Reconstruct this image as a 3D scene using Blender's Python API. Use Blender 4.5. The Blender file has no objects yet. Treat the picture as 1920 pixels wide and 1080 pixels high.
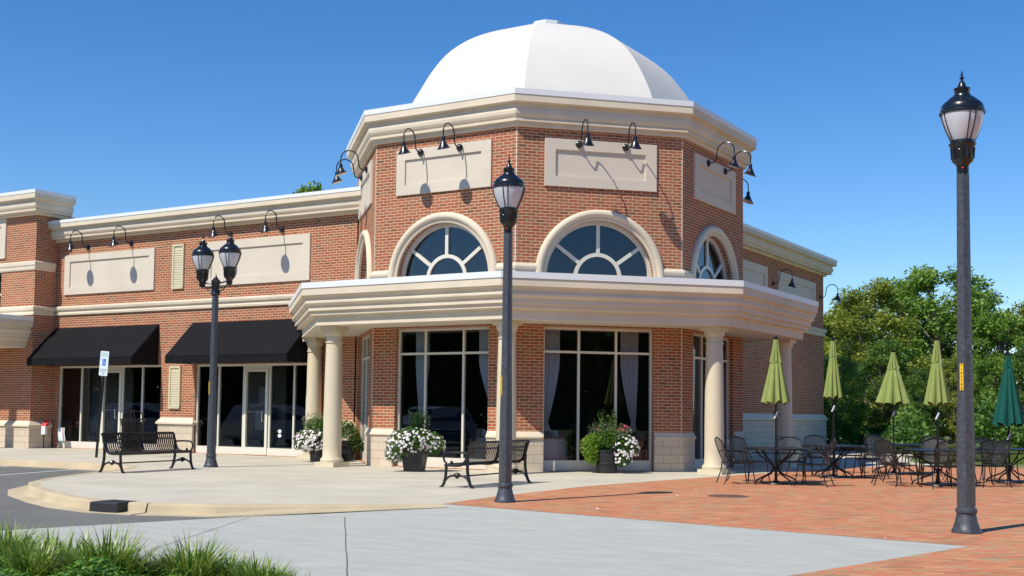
import bpy, math, random
import numpy as np
from mathutils import Vector, Matrix
from mathutils.geometry import tessellate_polygon
R = math.radians
sc = bpy.context.scene
COL = sc.collection
random.seed(4); rng = np.random.default_rng(7)

# ------------------------------------------------------------------ camera
FPX = 2234.07; YAW = -0.5471; PITCH = 0.0588; ROLL = 0.012
CAM = Vector((16.4791, -28.7717, 1.37))
fwd = Vector((math.sin(YAW)*math.cos(PITCH), math.cos(YAW)*math.cos(PITCH), math.sin(PITCH)))
rt0 = Vector((math.cos(YAW), -math.sin(YAW), 0)); up0 = rt0.cross(fwd)
rt = rt0*math.cos(ROLL) + up0*math.sin(ROLL); up = -rt0*math.sin(ROLL) + up0*math.cos(ROLL)
cd = bpy.data.cameras.new('camera'); cam = bpy.data.objects.new('camera', cd); COL.objects.link(cam)
m = Matrix((rt, up, -fwd)).transposed().to_4x4(); m.translation = CAM
cam.matrix_world = m
cd.sensor_width = 36; cd.lens = FPX/1920*36; cd.shift_y = 102.05/1920; cd.clip_end = 1500; cd.clip_start = .1
sc.camera = cam
# ------------------------------------------------------------------ light
SUN_DIR = Vector((0.235, 0.97, -1.28)).normalized()      # direction the light travels
w = bpy.data.worlds.new('World'); sc.world = w; w.use_nodes = True
nt = w.node_tree; bg = nt.nodes['Background']
sky = nt.nodes.new('ShaderNodeTexSky'); sky.sky_type = 'NISHITA'; sky.sun_disc = False
sun_from = -SUN_DIR
sky.sun_elevation = math.asin(sun_from.z); sky.sun_rotation = math.atan2(sun_from.x, sun_from.y)
sky.altitude = 300; sky.air_density = 1.0; sky.dust_density = 0.1; sky.ozone_density = 4.0
hs = nt.nodes.new('ShaderNodeHueSaturation'); hs.inputs['Saturation'].default_value = 1.30; hs.inputs['Value'].default_value = 1.0; hs.inputs['Hue'].default_value = .506
nt.links.new(sky.outputs[0], hs.inputs['Color']); nt.links.new(hs.outputs[0], bg.inputs[0]); bg.inputs[1].default_value = 0.15
sl = bpy.data.lights.new('sun', 'SUN'); sl.energy = 5.0; sl.angle = R(0.5); sl.color = (1, .94, .84)
so = bpy.data.objects.new('sun', sl); COL.objects.link(so); so.rotation_euler = SUN_DIR.to_track_quat('-Z', 'Y').to_euler()
so.location = (-10, -40, 60)
sc.view_settings.view_transform = 'Standard'; sc.view_settings.look = 'None'
sc.view_settings.exposure = 0.0; sc.view_settings.gamma = 1

# ------------------------------------------------------------------ materials
def mat(name, col=(.5,.5,.5), rough=.6, metal=0, spec=.5, noise=None, nscale=3, bump=0, bscale=20, uv=False, coat=0):
    M = bpy.data.materials.new(name); M.use_nodes = True; n = M.node_tree.nodes; l = M.node_tree.links
    b = n['Principled BSDF']; b.inputs['Base Color'].default_value = (*col, 1); b.inputs['Roughness'].default_value = rough
    b.inputs['Metallic'].default_value = metal; b.inputs['Specular IOR Level'].default_value = spec
    b.inputs['Coat Weight'].default_value = coat
    tc = n.new('ShaderNodeTexCoord'); src = tc.outputs['UV' if uv else 'Object']
    if noise:
        t = n.new('ShaderNodeTexNoise'); t.inputs['Scale'].default_value = nscale; t.inputs['Detail'].default_value = 6
        l.new(src, t.inputs['Vector'])
        r = n.new('ShaderNodeValToRGB'); e = r.color_ramp.elements
        e[0].position = .3; e[1].position = .7
        e[0].color = (*[c*(1-noise) for c in col], 1); e[1].color = (*[min(1, c*(1+noise)) for c in col], 1)
        l.new(t.outputs[0], r.inputs[0]); l.new(r.outputs[0], b.inputs['Base Color'])
    if bump:
        t2 = n.new('ShaderNodeTexNoise'); t2.inputs['Scale'].default_value = bscale; t2.inputs['Detail'].default_value = 4
        l.new(src, t2.inputs['Vector'])
        bp = n.new('ShaderNodeBump'); bp.inputs['Strength'].default_value = bump; bp.inputs['Distance'].default_value = .02
        l.new(t2.outputs[0], bp.inputs['Height']); l.new(bp.outputs[0], b.inputs['Normal'])
    return M

def brickmat(name, cols, mortar, bw, rh, ms, rot=0, bump=.5, big=.12, bigscale=.6, rough=.85, offset=.5, streak=None):
    M = bpy.data.materials.new(name); M.use_nodes = True; n = M.node_tree.nodes; l = M.node_tree.links
    b = n['Principled BSDF']; b.inputs['Roughness'].default_value = rough; b.inputs['Specular IOR Level'].default_value = .05
    tc = n.new('ShaderNodeTexCoord'); mp = n.new('ShaderNodeMapping'); mp.inputs['Rotation'].default_value = (0, 0, rot)
    l.new(tc.outputs['UV'], mp.inputs['Vector'])
    bt = n.new('ShaderNodeTexBrick'); l.new(mp.outputs[0], bt.inputs['Vector'])
    bt.inputs['Scale'].default_value = 1; bt.inputs['Brick Width'].default_value = bw; bt.inputs['Row Height'].default_value = rh
    bt.inputs['Mortar Size'].default_value = ms; bt.inputs['Mortar Smooth'].default_value = .1; bt.offset = offset
    bt.inputs['Color1'].default_value = (0,0,0,1); bt.inputs['Color2'].default_value = (1,1,1,1); bt.inputs['Mortar'].default_value = (.5,.5,.5,1)
    r = n.new('ShaderNodeValToRGB'); r.color_ramp.interpolation = 'LINEAR'
    e = r.color_ramp.elements
    while len(e) < len(cols): e.new(.5)
    for i, c in enumerate(cols): e[i].position = i/(len(cols)-1); e[i].color = (*c, 1)
    l.new(bt.outputs['Color'], r.inputs[0])
    ns = n.new('ShaderNodeTexNoise'); ns.inputs['Scale'].default_value = bigscale; ns.inputs['Detail'].default_value = 8; l.new(tc.outputs['UV'], ns.inputs['Vector'])
    mr = n.new('ShaderNodeMapRange'); mr.inputs['From Min'].default_value = .3; mr.inputs['From Max'].default_value = .7
    mr.inputs['To Min'].default_value = 1-big; mr.inputs['To Max'].default_value = 1+big; l.new(ns.outputs[0], mr.inputs[0])
    mul = n.new('ShaderNodeVectorMath'); mul.operation = 'SCALE'; l.new(r.outputs[0], mul.inputs[0]); l.new(mr.outputs[0], mul.inputs['Scale'])
    mx = n.new('ShaderNodeMix'); mx.data_type = 'RGBA'; l.new(bt.outputs['Fac'], mx.inputs['Factor'])
    l.new(mul.outputs[0], mx.inputs['A']); mx.inputs['B'].default_value = (*mortar, 1)
    l.new(mx.outputs['Result'], b.inputs['Base Color'])
    bp = n.new('ShaderNodeBump'); bp.invert = True; bp.inputs['Strength'].default_value = bump; bp.inputs['Distance'].default_value = .006
    l.new(bt.outputs['Fac'], bp.inputs['Height']); l.new(bp.outputs[0], b.inputs['Normal'])
    return M

M = {}
M['brick'] = brickmat('red_brick', [(.20,.10,.056),(.38,.112,.056),(.43,.132,.066),(.33,.092,.046),(.41,.15,.078),(.37,.118,.06),(.31,.165,.09)], (.60,.465,.30), .2285, .0741, .0080, big=.12, bump=.35)
M['paver'] = brickmat('clay_paver', [(.34,.22,.12),(.50,.18,.09),(.58,.25,.13),(.54,.20,.105),(.56,.21,.10),(.40,.29,.155),(.60,.29,.15)], (.30,.17,.11), .205, .1, .005, rot=R(-38), big=.10, bigscale=1.5, bump=.25)
M['stone'] = brickmat('split_stone', [(.60,.50,.37),(.66,.55,.42),(.63,.53,.40)], (.40,.33,.25), .40, .2, .006, bump=.6, big=.05)
M['walk'] = brickmat('broom_concrete', [(.515,.475,.37),(.55,.505,.395),(.53,.49,.385)], (.36,.34,.29), 1.8, 1.8, .008, rot=R(0), big=.09, bigscale=.9, offset=0, bump=.2)
M['trim'] = mat('stucco_trim', (.71,.61,.45), .8, noise=.07, nscale=1.1, bump=.1, bscale=60, spec=.25)
M['panel'] = mat('stucco_panel', (.665,.585,.465), .85, noise=.05, nscale=.8, bump=.1, bscale=80, spec=.2)
M['column'] = mat('column_paint', (.655,.57,.40), .55, noise=.03, nscale=2)
M['flash'] = mat('white_metal_flashing', (.78,.79,.77), .45)
M['dome'] = mat('white_roof_membrane', (.70,.655,.575), .6, noise=.02, nscale=1.0)
M['roof'] = mat('flat_roof', (.4,.4,.4), .9)
M['awning'] = mat('black_canvas', (.006,.006,.008), .85, noise=.15, nscale=4, bump=.05, bscale=90, spec=.2)
M['frame'] = mat('ivory_aluminium', (.72,.69,.58), .4)
M['soffit'] = mat('soffit_paint', (.66,.60,.49), .8)
M['louvre'] = mat('yellow_cream_louvre', (.62,.55,.36), .6)
M['curb'] = mat('curb_concrete', (.53,.43,.27), .8, noise=.13, nscale=1.3, bump=.15, bscale=70)
M['asphalt'] = mat('asphalt', (.165,.163,.145), .9, noise=.15, nscale=.7, bump=.6, bscale=160)
M['paint'] = mat('road_paint', (.62,.62,.60), .7, noise=.12, nscale=8)
M['black'] = mat('black_gloss_metal', (.008,.009,.010), .28, coat=.3)
M['iron'] = mat('black_iron', (.009,.009,.010), .35, noise=.3, nscale=30)
M['pole'] = mat('weathered_grey_pole', (.055,.06,.068), .42, noise=.35, nscale=22, spec=.6)
M['globe'] = mat('frosted_globe', (.62,.61,.62), .14, coat=.6, noise=.04, nscale=2)
M['lamp_in'] = mat('lamp_shade_inside', (.75,.72,.65), .5)
M['lime'] = mat('lime_canvas', (.25,.31,.09), .85, noise=.08, nscale=5, spec=.2)
M['teal'] = mat('dark_green_canvas', (.008,.085,.065), .85, noise=.1, nscale=5, spec=.2)
M['pot'] = mat('dark_resin_pot', (.018,.019,.022), .5, noise=.2, nscale=8)
M['petal'] = mat('white_petal', (.86,.80,.78), .6)
M['pink'] = mat('pink_petal', (.75,.04,.13), .6)
M['chrome'] = mat('brushed_steel', (.6,.6,.6), .25, metal=1)
M['red'] = mat('red_plastic', (.75,.03,.03), .4)
M['white'] = mat('white_paint', (.80,.80,.80), .5)
M['signw'] = mat('sign_white', (.72,.80,.80), .35)
M['signg'] = mat('sign_green_ink', (.20,.55,.48), .5)
M['signb'] = mat('sign_blue', (.02,.16,.62), .4)
M['signk'] = mat('sign_grey_ink', (.30,.36,.38), .5)
M['yellow'] = mat('yellow_label', (.80,.50,.02), .5)
M['ink'] = mat('black_ink', (.02,.02,.02), .6)
M['curtain'] = mat('sheer_curtain', (.85,.85,.86), .9)
M['linen'] = mat('table_linen', (.55,.62,.72), .8)
M['orange'] = mat('orange_lacquer', (.85,.12,.02), .3)
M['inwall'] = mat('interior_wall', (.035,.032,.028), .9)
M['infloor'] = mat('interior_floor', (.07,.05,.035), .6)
M['soil'] = mat('mulch', (.05,.032,.02), .95, noise=.4, nscale=20)
M['tyre'] = mat('rubber', (.02,.02,.02), .8)
M['bark'] = mat('bark', (.16,.13,.10), .9, noise=.3, nscale=6)
M['ground'] = mat('lawn', (.15,.175,.06), .95, noise=.35, nscale=2.2)
M['cover'] = mat('ivory_sill', (.78,.75,.66), .5)

def leafmat(name, c1, c2, rough=.5, trans=.42):
    m_ = bpy.data.materials.new(name); m_.use_nodes = True; n = m_.node_tree.nodes; l = m_.node_tree.links
    b = n['Principled BSDF']; b.inputs['Roughness'].default_value = rough; b.inputs['Specular IOR Level'].default_value = .4
    at = n.new('ShaderNodeAttribute'); at.attribute_name = 'tint'
    mx = n.new('ShaderNodeMix'); mx.data_type = 'RGBA'; l.new(at.outputs['Fac'], mx.inputs['Factor'])
    mx.inputs['A'].default_value = (*c1, 1); mx.inputs['B'].default_value = (*c2, 1); l.new(mx.outputs['Result'], b.inputs['Base Color'])
    tr = n.new('ShaderNodeBsdfTranslucent'); l.new(mx.outputs['Result'], tr.inputs[0])
    ms = n.new('ShaderNodeMixShader'); ms.inputs[0].default_value = trans
    l.new(b.outputs[0], ms.inputs[1]); l.new(tr.outputs[0], ms.inputs[2]); l.new(ms.outputs[0], n['Material Output'].inputs[0])
    return m_
M['leafA'] = leafmat('leaf_mid_green', (.08,.185,.027), (.31,.45,.065))
M['leafB'] = leafmat('leaf_yellow_green', (.15,.22,.028), (.42,.46,.075))
M['leafC'] = leafmat('leaf_dark_green', (.048,.125,.02), (.19,.32,.05))
M['leafD'] = leafmat('pot_foliage', (.05,.14,.02), (.16,.30,.04))
M['leafE'] = leafmat('rosemary_foliage', (.02,.06,.018), (.06,.13,.03))
M['lime_leaf'] = leafmat('lime_trailing_foliage', (.16,.30,.03), (.34,.50,.06))
M['silver_leaf'] = leafmat('pale_airy_foliage', (.16,.22,.09), (.40,.45,.28))
M['cover_leaf'] = leafmat('groundcover_leaf', (.03,.10,.010), (.15,.31,.03), rough=.3, trans=.2)
M['blade'] = leafmat('grass_blade', (.05,.14,.018), (.42,.52,.09), rough=.35, trans=.3)
M['lawnblade'] = leafmat('lawn_blade', (.10,.17,.02), (.24,.32,.06))

def glassmat(name, tint, refl=1.0, ior=1.5):
    m_ = bpy.data.materials.new(name); m_.use_nodes = True; n = m_.node_tree.nodes; l = m_.node_tree.links
    n.remove(n['Principled BSDF'])
    tr = n.new('ShaderNodeBsdfTransparent'); tr.inputs[0].default_value = (*tint, 1)
    gl = n.new('ShaderNodeBsdfGlossy'); gl.inputs['Roughness'].default_value = .01; gl.inputs[0].default_value = (refl*.86, refl*.93, refl, 1)
    lw = n.new('ShaderNodeFresnel'); lw.inputs[0].default_value = ior
    ms = n.new('ShaderNodeMixShader'); l.new(lw.outputs[0], ms.inputs[0]); l.new(tr.outputs[0], ms.inputs[1]); l.new(gl.outputs[0], ms.inputs[2])
    l.new(ms.outputs[0], n['Material Output'].inputs[0]); return m_
M['glass'] = glassmat('window_glass', (.84,.87,.88), 1.0, 1.68)
M['skyglass'] = glassmat('arch_glass', (.20,.24,.30), .95, 1.85)

def meshmat():
    m_ = bpy.data.materials.new('woven_metal_mesh'); m_.use_nodes = True; n = m_.node_tree.nodes; l = m_.node_tree.links
    b = n['Principled BSDF']; b.inputs['Base Color'].default_value = (.035,.037,.04,1); b.inputs['Roughness'].default_value = .5
    tc = n.new('ShaderNodeTexCoord'); ck = n.new('ShaderNodeTexBrick'); l.new(tc.outputs['UV'], ck.inputs['Vector'])
    ck.inputs['Scale'].default_value = 1; ck.inputs['Brick Width'].default_value = .012; ck.inputs['Row Height'].default_value = .006; ck.inputs['Mortar Size'].default_value = .0014
    tr = n.new('ShaderNodeBsdfTransparent'); ms = n.new('ShaderNodeMixShader')
    l.new(ck.outputs['Fac'], ms.inputs[0]); l.new(tr.outputs[0], ms.inputs[1]); l.new(b.outputs[0], ms.inputs[2])
    l.new(ms.outputs[0], n['Material Output'].inputs[0]); return m_
M['mesh'] = meshmat()

def apronmat():
    m_ = mat('pale_grey_concrete', (.47,.49,.49), .8, spec=.3); n = m_.node_tree.nodes; l = m_.node_tree.links; b = n['Principled BSDF']
    tc = n.new('ShaderNodeTexCoord'); mp = n.new('ShaderNodeMapping'); mp.inputs['Rotation'].default_value = (0,0,R(31)); mp.inputs['Scale'].default_value = (.9, 2.6, 1)
    l.new(tc.outputs['Object'], mp.inputs[0])
    t = n.new('ShaderNodeTexNoise'); t.inputs['Scale'].default_value = 1.6; t.inputs['Detail'].default_value = 9; t.inputs['Roughness'].default_value = .65; l.new(mp.outputs[0], t.inputs[0])
    r = n.new('ShaderNodeValToRGB'); e = r.color_ramp.elements; e[0].position = .32; e[1].position = .68
    e[0].color = (.385,.39,.345,1); e[1].color = (.48,.48,.42,1); l.new(t.outputs[0], r.inputs[0])
    t3 = n.new('ShaderNodeTexNoise'); t3.inputs['Scale'].default_value = .45; t3.inputs['Detail'].default_value = 5; l.new(mp.outputs[0], t3.inputs[0])
    r3 = n.new('ShaderNodeValToRGB'); e = r3.color_ramp.elements; e[0].position = .55; e[1].position = .75; e[0].color=(0,0,0,1); e[1].color=(1,1,1,1)
    l.new(t3.outputs[0], r3.inputs[0])
    mx = n.new('ShaderNodeMix'); mx.data_type = 'RGBA'; l.new(r3.outputs[0], mx.inputs['Factor']); l.new(r.outputs[0], mx.inputs['A']); mx.inputs['B'].default_value = (.47,.445,.385,1)
    l.new(mx.outputs['Result'], b.inputs['Base Color'])
    t2 = n.new('ShaderNodeTexNoise'); t2.inputs['Scale'].default_value = 90; l.new(tc.outputs['Object'], t2.inputs[0])
    bp = n.new('ShaderNodeBump'); bp.inputs['Strength'].default_value = .3; bp.inputs['Distance'].default_value = .01; l.new(t2.outputs[0], bp.inputs['Height']); l.new(bp.outputs[0], b.inputs['Normal'])
    return m_
M['apron'] = apronmat()

# ------------------------------------------------------------------ mesh builder
class MB:
    def __init__(s): s.v = []; s.f = []; s.sm = []
    def vs(s, pts): i = len(s.v); s.v += [tuple(p) for p in pts]; return i
    def face(s, pts, smooth=False): i = s.vs(pts); s.f.append(tuple(range(i, i+len(pts)))); s.sm.append(smooth)
    def grid(s, rows, closed=False, smooth=True):
        nC = len(rows[0]); i0 = len(s.v)
        for r in rows: s.v += [tuple(p) for p in r]
        for a in range(len(rows)-1):
            for b in range(nC if closed else nC-1):
                c = (b+1) % nC
                s.f.append((i0+a*nC+b, i0+a*nC+c, i0+(a+1)*nC+c, i0+(a+1)*nC+b)); s.sm.append(smooth)
    def box(s, x0, y0, z0, x1, y1, z1, T=None):
        T = T or (lambda x, y, z: (x, y, z))
        c = [T(x, y, z) for z in (z0, z1) for y in (y0, y1) for x in (x0, x1)]
        i = s.vs(c)
        for q in ((0,2,3,1),(4,5,7,6),(0,1,5,4),(2,6,7,3),(0,4,6,2),(1,3,7,5)): s.f.append(tuple(i+k for k in q)); s.sm.append(False)
    def tube(s, pts, r, n=8, caps=True, smooth=True):
        pts = [Vector(p) for p in pts]; rr = r if hasattr(r, '__len__') else [r]*len(pts); rows = []
        ref = None
        for k, p in enumerate(pts):
            d = (pts[min(k+1, len(pts)-1)] - pts[max(k-1, 0)]).normalized()
            if ref is None: ref = Vector((0,0,1)) if abs(d.z) < .9 else Vector((1,0,0))
            a = (ref - d*ref.dot(d)).normalized(); ref = a; b = d.cross(a)
            rows.append([p + (a*math.cos(2*math.pi*j/n) + b*math.sin(2*math.pi*j/n))*rr[k] for j in range(n)])
        s.grid(rows, True, smooth)
        if caps: s.face(rows[0][::-1]); s.face(rows[-1])
    def lathe(s, prof, c=(0,0,0), n=24, smooth=True, mod=None):
        rows = []
        for r, z in prof:
            rows.append([(c[0]+r*(mod(2*math.pi*j/n, z) if mod else 1)*math.cos(2*math.pi*j/n), c[1]+r*(mod(2*math.pi*j/n, z) if mod else 1)*math.sin(2*math.pi*j/n), c[2]+z) for j in range(n)])
        s.grid(rows, True, smooth)
    def sphere(s, c, r, n=10, sq=1):
        s.lathe([(max(1e-4, r*math.sin(math.pi*k/n)), -r*sq*math.cos(math.pi*k/n)) for k in range(n+1)], c, n+4)
    def build(s, name, m_, parent=None, uv=True):
        me = bpy.data.meshes.new(name); me.from_pydata(s.v, [], s.f); me.update()
        if uv and s.f:
            uvl = me.uv_layers.new(name='UVMap')
            V = np.array(s.v); data = np.zeros((len(me.loops), 2))
            for p in me.polygons:
                nn = p.normal; idx = [me.loops[k].vertex_index for k in p.loop_indices]; P = V[idx]
                if abs(nn.z) > .8: u, v = P[:,0], P[:,1]
                else:
                    h = math.hypot(nn.x, nn.y) or 1; u = P[:,0]*(-nn.y/h) + P[:,1]*(nn.x/h); v = P[:,2]
                data[list(p.loop_indices)] = np.stack([u, v], 1)
            uvl.data.foreach_set('uv', data.ravel())
        me.polygons.foreach_set('use_smooth', s.sm)
        me.materials.append(M[m_] if isinstance(m_, str) else m_)
        o = bpy.data.objects.new(name, me); COL.objects.link(o)
        if parent: o.parent = parent
        if any(s.sm):
            try: me.set_sharp_from_angle(angle=R(38))
            except Exception: pass
        return o
def tag(o, label=None, cat=None, group=None, kind=None):
    if label: o['label'] = label
    if cat: o['category'] = cat
    if group: o['group'] = group
    if kind: o['kind'] = kind
    return o
def empty(name, loc=(0,0,0), rz=0, **k):
    o = bpy.data.objects.new(name, None); COL.objects.link(o); o.location = loc; o.rotation_euler = (0,0,rz); o.empty_display_size = .2
    return tag(o, **k)
def copy_tree(o, parent=None):
    c = o.copy(); COL.objects.link(c); c.parent = parent
    for ch in [x for x in list(bpy.data.objects) if x.parent == o]: copy_tree(ch, c)
    return c
def ground_at(u, v, z=0):       # helper used once to lay things out on flat ground (camera frame measurements)
    d = fwd*1 + rt*((u-960)/FPX) + up*((540+102.05-v)/FPX); t = (z-CAM.z)/d.z
    return CAM + d*t

def quads_obj(name, C, A, B, tint, m_, parent=None):
    """many leaf quads: centres C, half axes A, B (numpy n x 3)"""
    n = len(C); V = np.empty((n,4,3)); V[:,0] = C-A; V[:,1] = C-B*.9; V[:,2] = C+A; V[:,3] = C+B*.9
    me = bpy.data.meshes.new(name); me.vertices.add(4*n); me.vertices.foreach_set('co', V.ravel())
    me.loops.add(4*n); me.loops.foreach_set('vertex_index', np.arange(4*n)); me.polygons.add(n)
    me.polygons.foreach_set('loop_start', np.arange(0,4*n,4)); me.polygons.foreach_set('loop_total', np.full(n,4)); me.update()
    at = me.attributes.new('tint', 'FLOAT', 'POINT'); at.data.foreach_set('value', np.repeat(tint, 4))
    me.materials.append(M[m_]); o = bpy.data.objects.new(name, me); COL.objects.link(o)
    if parent: o.parent = parent
    return o
def rand_dirs(n):
    v = rng.normal(size=(n,3)); return v/np.linalg.norm(v, axis=1, keepdims=True)
def leaf_axes(n, size, flat=0.0, N=None):
    a = rand_dirs(n)
    if N is None: N = rand_dirs(n); N[:,2] = np.abs(N[:,2])+flat
    N = N/np.linalg.norm(N, axis=1, keepdims=True)
    a = a - N*np.sum(a*N, 1, keepdims=True); a /= np.linalg.norm(a, axis=1, keepdims=True); b = np.cross(N, a)
    s = size*(.6+.8*rng.random((n,1)))
    return a*s, b*s*.6

# ------------------------------------------------------------------ octagon helpers
A8 = 5.03; S2 = math.sqrt(2); TK = math.tan(R(22.5))
class Face:
    def __init__(s, deg, d): a = R(deg); s.n = Vector((math.cos(a), math.sin(a), 0)); s.t = Vector((-math.sin(a), math.cos(a), 0)); s.d = d; s.h = d*TK
    def T(s, x, o, z): p = s.n*(s.d+o) + s.t*x; return (p.x, p.y, z)      # x along the face, o outwards
FW, FFL, FF, FFR, FNE = Face(225,A8), Face(270,A8), Face(315,A8), Face(0,A8), Face(45,A8)
class Plane(Face):
    def __init__(s, deg, org): a = R(deg); s.n = Vector((math.cos(a), math.sin(a), 0)); s.t = Vector((-math.sin(a), math.cos(a), 0)); s.org = Vector(org)
    def T(s, x, o, z): p = s.org + s.n*o + s.t*x; return (p.x, p.y, z)
WY = -2.433; LWp = Plane(270, (0, WY, 0)); RWp = Plane(0, (2.43, 0, 0))     # LW: x = world x ; RW: x = world y
def octpts(off, closed=True, ids=range(8)):
    r = (A8+off)/math.cos(R(22.5)); return [(r*math.cos(R(22.5+45*i)), r*math.sin(R(22.5+45*i))) for i in ids]
def offset_path(pts, o, closed):
    out = []; n = len(pts)
    for i in range(n):
        p = Vector(pts[i]).to_2d(); nrm = []
        for a, b in ((i-1, i), (i, i+1)):
            if not closed and (a < 0 or b >= n): continue
            d = (Vector(pts[b % n]).to_2d()-Vector(pts[a % n]).to_2d()).normalized(); nrm.append(Vector((d.y, -d.x)))
        if len(nrm) == 2:
            q = (nrm[0]+nrm[1]); q /= max(1e-6, q.length_squared); out.append(p + q*2*o)
        else: out.append(p + nrm[0]*o)
    return out
def sweep(mb, path, prof, closed=False, capends=True):
    """path ordered with the outside on its right; prof = [(out, z)]"""
    rows = []
    for o, z in prof: rows.append([(q.x, q.y, z) for q in offset_path(path, o, closed)])
    n = len(path)
    for k in range(len(rows)-1):
        for i in range(n if closed else n-1):
            j = (i+1) % n
            mb.face([rows[k][i], rows[k][j], rows[k+1][j], rows[k+1][i]][::-1])
    if capends and not closed:
        mb.face([r[0] for r in rows]); mb.face([r[-1] for r in rows][::-1])
def arc(cx, cz, r, a0, a1, n): return [(cx+r*math.cos(a0+(a1-a0)*i/n), cz+r*math.sin(a0+(a1-a0)*i/n)) for i in range(n+1)]
def holed(mb, F, outer, holes, o=0, depth=.3):
    """planar wall skin in face F with openings and their reveals"""
    polys = [[Vector((x, z, 0)) for x, z in outer]] + [[Vector((x, z, 0)) for x, z in h] for h in holes]
    flat = [p for q in polys for p in q]; tris = tessellate_polygon(polys)
    i0 = mb.vs([F.T(p.x, o, p.y) for p in flat]); n = F.n
    for t in tris:
        a, b, c = [Vector(mb.v[i0+k]) for k in t]
        q = t if (b-a).cross(c-a).dot(n) > 0 else t[::-1]
        mb.f.append(tuple(i0+k for k in q)); mb.sm.append(False)
    for h in holes:
        for i in range(len(h)):
            a, b = h[i], h[(i+1) % len(h)]
            if abs(a[1]-b[1]) < 1e-6 and a[1] < .01: continue
            mb.face([F.T(a[0], o, a[1]), F.T(b[0], o, b[1]), F.T(b[0], o-depth, b[1]), F.T(a[0], o-depth, a[1])])
def rect(x0, z0, x1, z1): return [(x0,z0),(x1,z0),(x1,z1),(x0,z1)]

# ------------------------------------------------------------------ ground
def sheet(name, pts, z, m_, kind='structure', **k):
    mb = MB(); P = [Vector((x, y, 0)) for x, y in pts]; i0 = mb.vs([(p.x, p.y, z) for p in P])
    for t in tessellate_polygon([P]):
        a, b, c = [P[q] for q in t]; t = t if (b-a).cross(c-a).z > 0 else t[::-1]; mb.f.append(tuple(i0+q for q in t)); mb.sm.append(False)
    o = mb.build(name, m_); o['kind'] = kind; return o
sheet('ground', [(-500,-500),(500,-500),(500,500),(-500,500)], -.20, 'ground')
sheet('lawn', [(7.6,6.0),(40,12),(60,60),(-30,60),(-30,17.6),(6.4,17.6),(7.6,12)], -.006, 'ground')
sheet('road', [(-120,-90),(60,-90),(60,-22),(14.5,-22),(8.0,-8),(-120,-8)], -.145, 'asphalt')
CURB = [(-40,-9.45),(-14,-9.1),(-10.8,-8.95),(-8.5,-8.8),(-6.6,-8.95),(-5.6,-9.35),(-4.95,-10.1),(-4.3,-11.4),(-3.6,-12.7),(-3.0,-13.7),(-2.3,-14.55),(-1.2,-15.35),(.3,-16.1),(1.3,-16.5),(2.2,-16.68),(3.0,-16.58),(3.87,-16.16),(5.04,-15.3),(6.35,-14.06)]
SW = CURB + [(6.6,-10),(7.6,-3),(8.9,3),(9.2,6.6),(7.3,11),(7.6,17.8),(2.0,18.6),(-2,19),(-40,19)]
sheet('sidewalk', SW, 0.0, 'walk')
PV = [(6.35,-14.06),(6.11,-12.19),(5.97,-8.77),(6.14,-7.02),(6.63,-3),(7.09,.17),(7.89,4.67),(8.35,6.35),(9.83,6.4),(11.33,7.0),(20,10),(40,12),(40,-24),(13.0,-24),(13.17,-18.71),(14.0,-15.26)]
sheet('brick_plaza', PV, .004, 'paver')
# kerb with gutter pan
mb = MB()
def curbseg(path, prof): sweep(mb, path, prof)
full = [(-.02,-.14),(-.02,.004),(.12,.004),(.15,-.006),(.165,-.03),(.19,-.125),(.24,-.132),(.50,-.138),(.50,-.16)]
curbseg(CURB[:16], full)
# tapering end where the apron meets the walk
rows = []
for (x, y), k in zip(offset_path(CURB, 0, False)[15:], (1, .96, .5, 0.02)):
    pass
OFF = [offset_path(CURB, o, False) for o, z in full]
n0 = 15
kk = {15:1.0, 16:1.0, 17:.50, 18:.05}
for k in range(len(full)-1):
    for i in range(15, 18):
        def P(q, r): z = full[r][1]; z = z*kk[q] if z < 0 else z; p = OFF[r][q]; return (p.x, p.y, z + (0 if z >= 0 else 0))
        mb.face([P(i,k), P(i+1,k), P(i+1,k+1), P(i,k+1)][::-1])
tag(mb.build('kerb', 'curb'), kind='structure')
# black kerb inlet
inl = empty('storm_drain_inlet', (2.35,-16.68,0), 0, label='black painted storm drain opening set in the curved yellow kerb', cat='drain')
mb = MB(); pth = [(-.17,-.004),(.08,-.008),(.30,.03)]
sweep(mb, pth, [(-.06,-.1),(-.06,.012),(.34,.004),(.36,-.012),(.37,-.139)])
mb.build('hood', M['ink'], inl)
# apron
mb = MB()
rows = [((6.35,-14.06,0),(14.0,-15.26,0)),((5.40,-15.15,-.07),(13.6,-17,0)),((4.55,-16.25,-.137),(13.2,-18.7,0)),((4.06,-17.9,-.137),(12.9,-21,0)),((3.7,-19.2,-.137),(12.5,-23,0)),((2.7,-24,-.137),(11.6,-30,-.02)),((1.6,-34,-.137),(12,-40,-.1))]
G = []
for a, b in rows:
    a, b = Vector(a), Vector(b); G.append([a.lerp(b, (i/12)) for i in range(13)])
mb.grid([[ (p.x, p.y, p.z+.002) for p in r] for r in G][::-1], smooth=True)
ap = mb.build('concrete_apron', 'apron'); ap['kind'] = 'structure'
def apz(x, y):
    best = min(((Vector((p.x, p.y)) - Vector((x, y))).length, p.z) for r in G for p in r); 
    t = 0; s = 0
    for r in G:
        for p in r:
            w_ = 1/(((p.x-x)**2+(p.y-y)**2)+.02)**2; s += w_; t += w_*p.z
    return t/s
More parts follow.
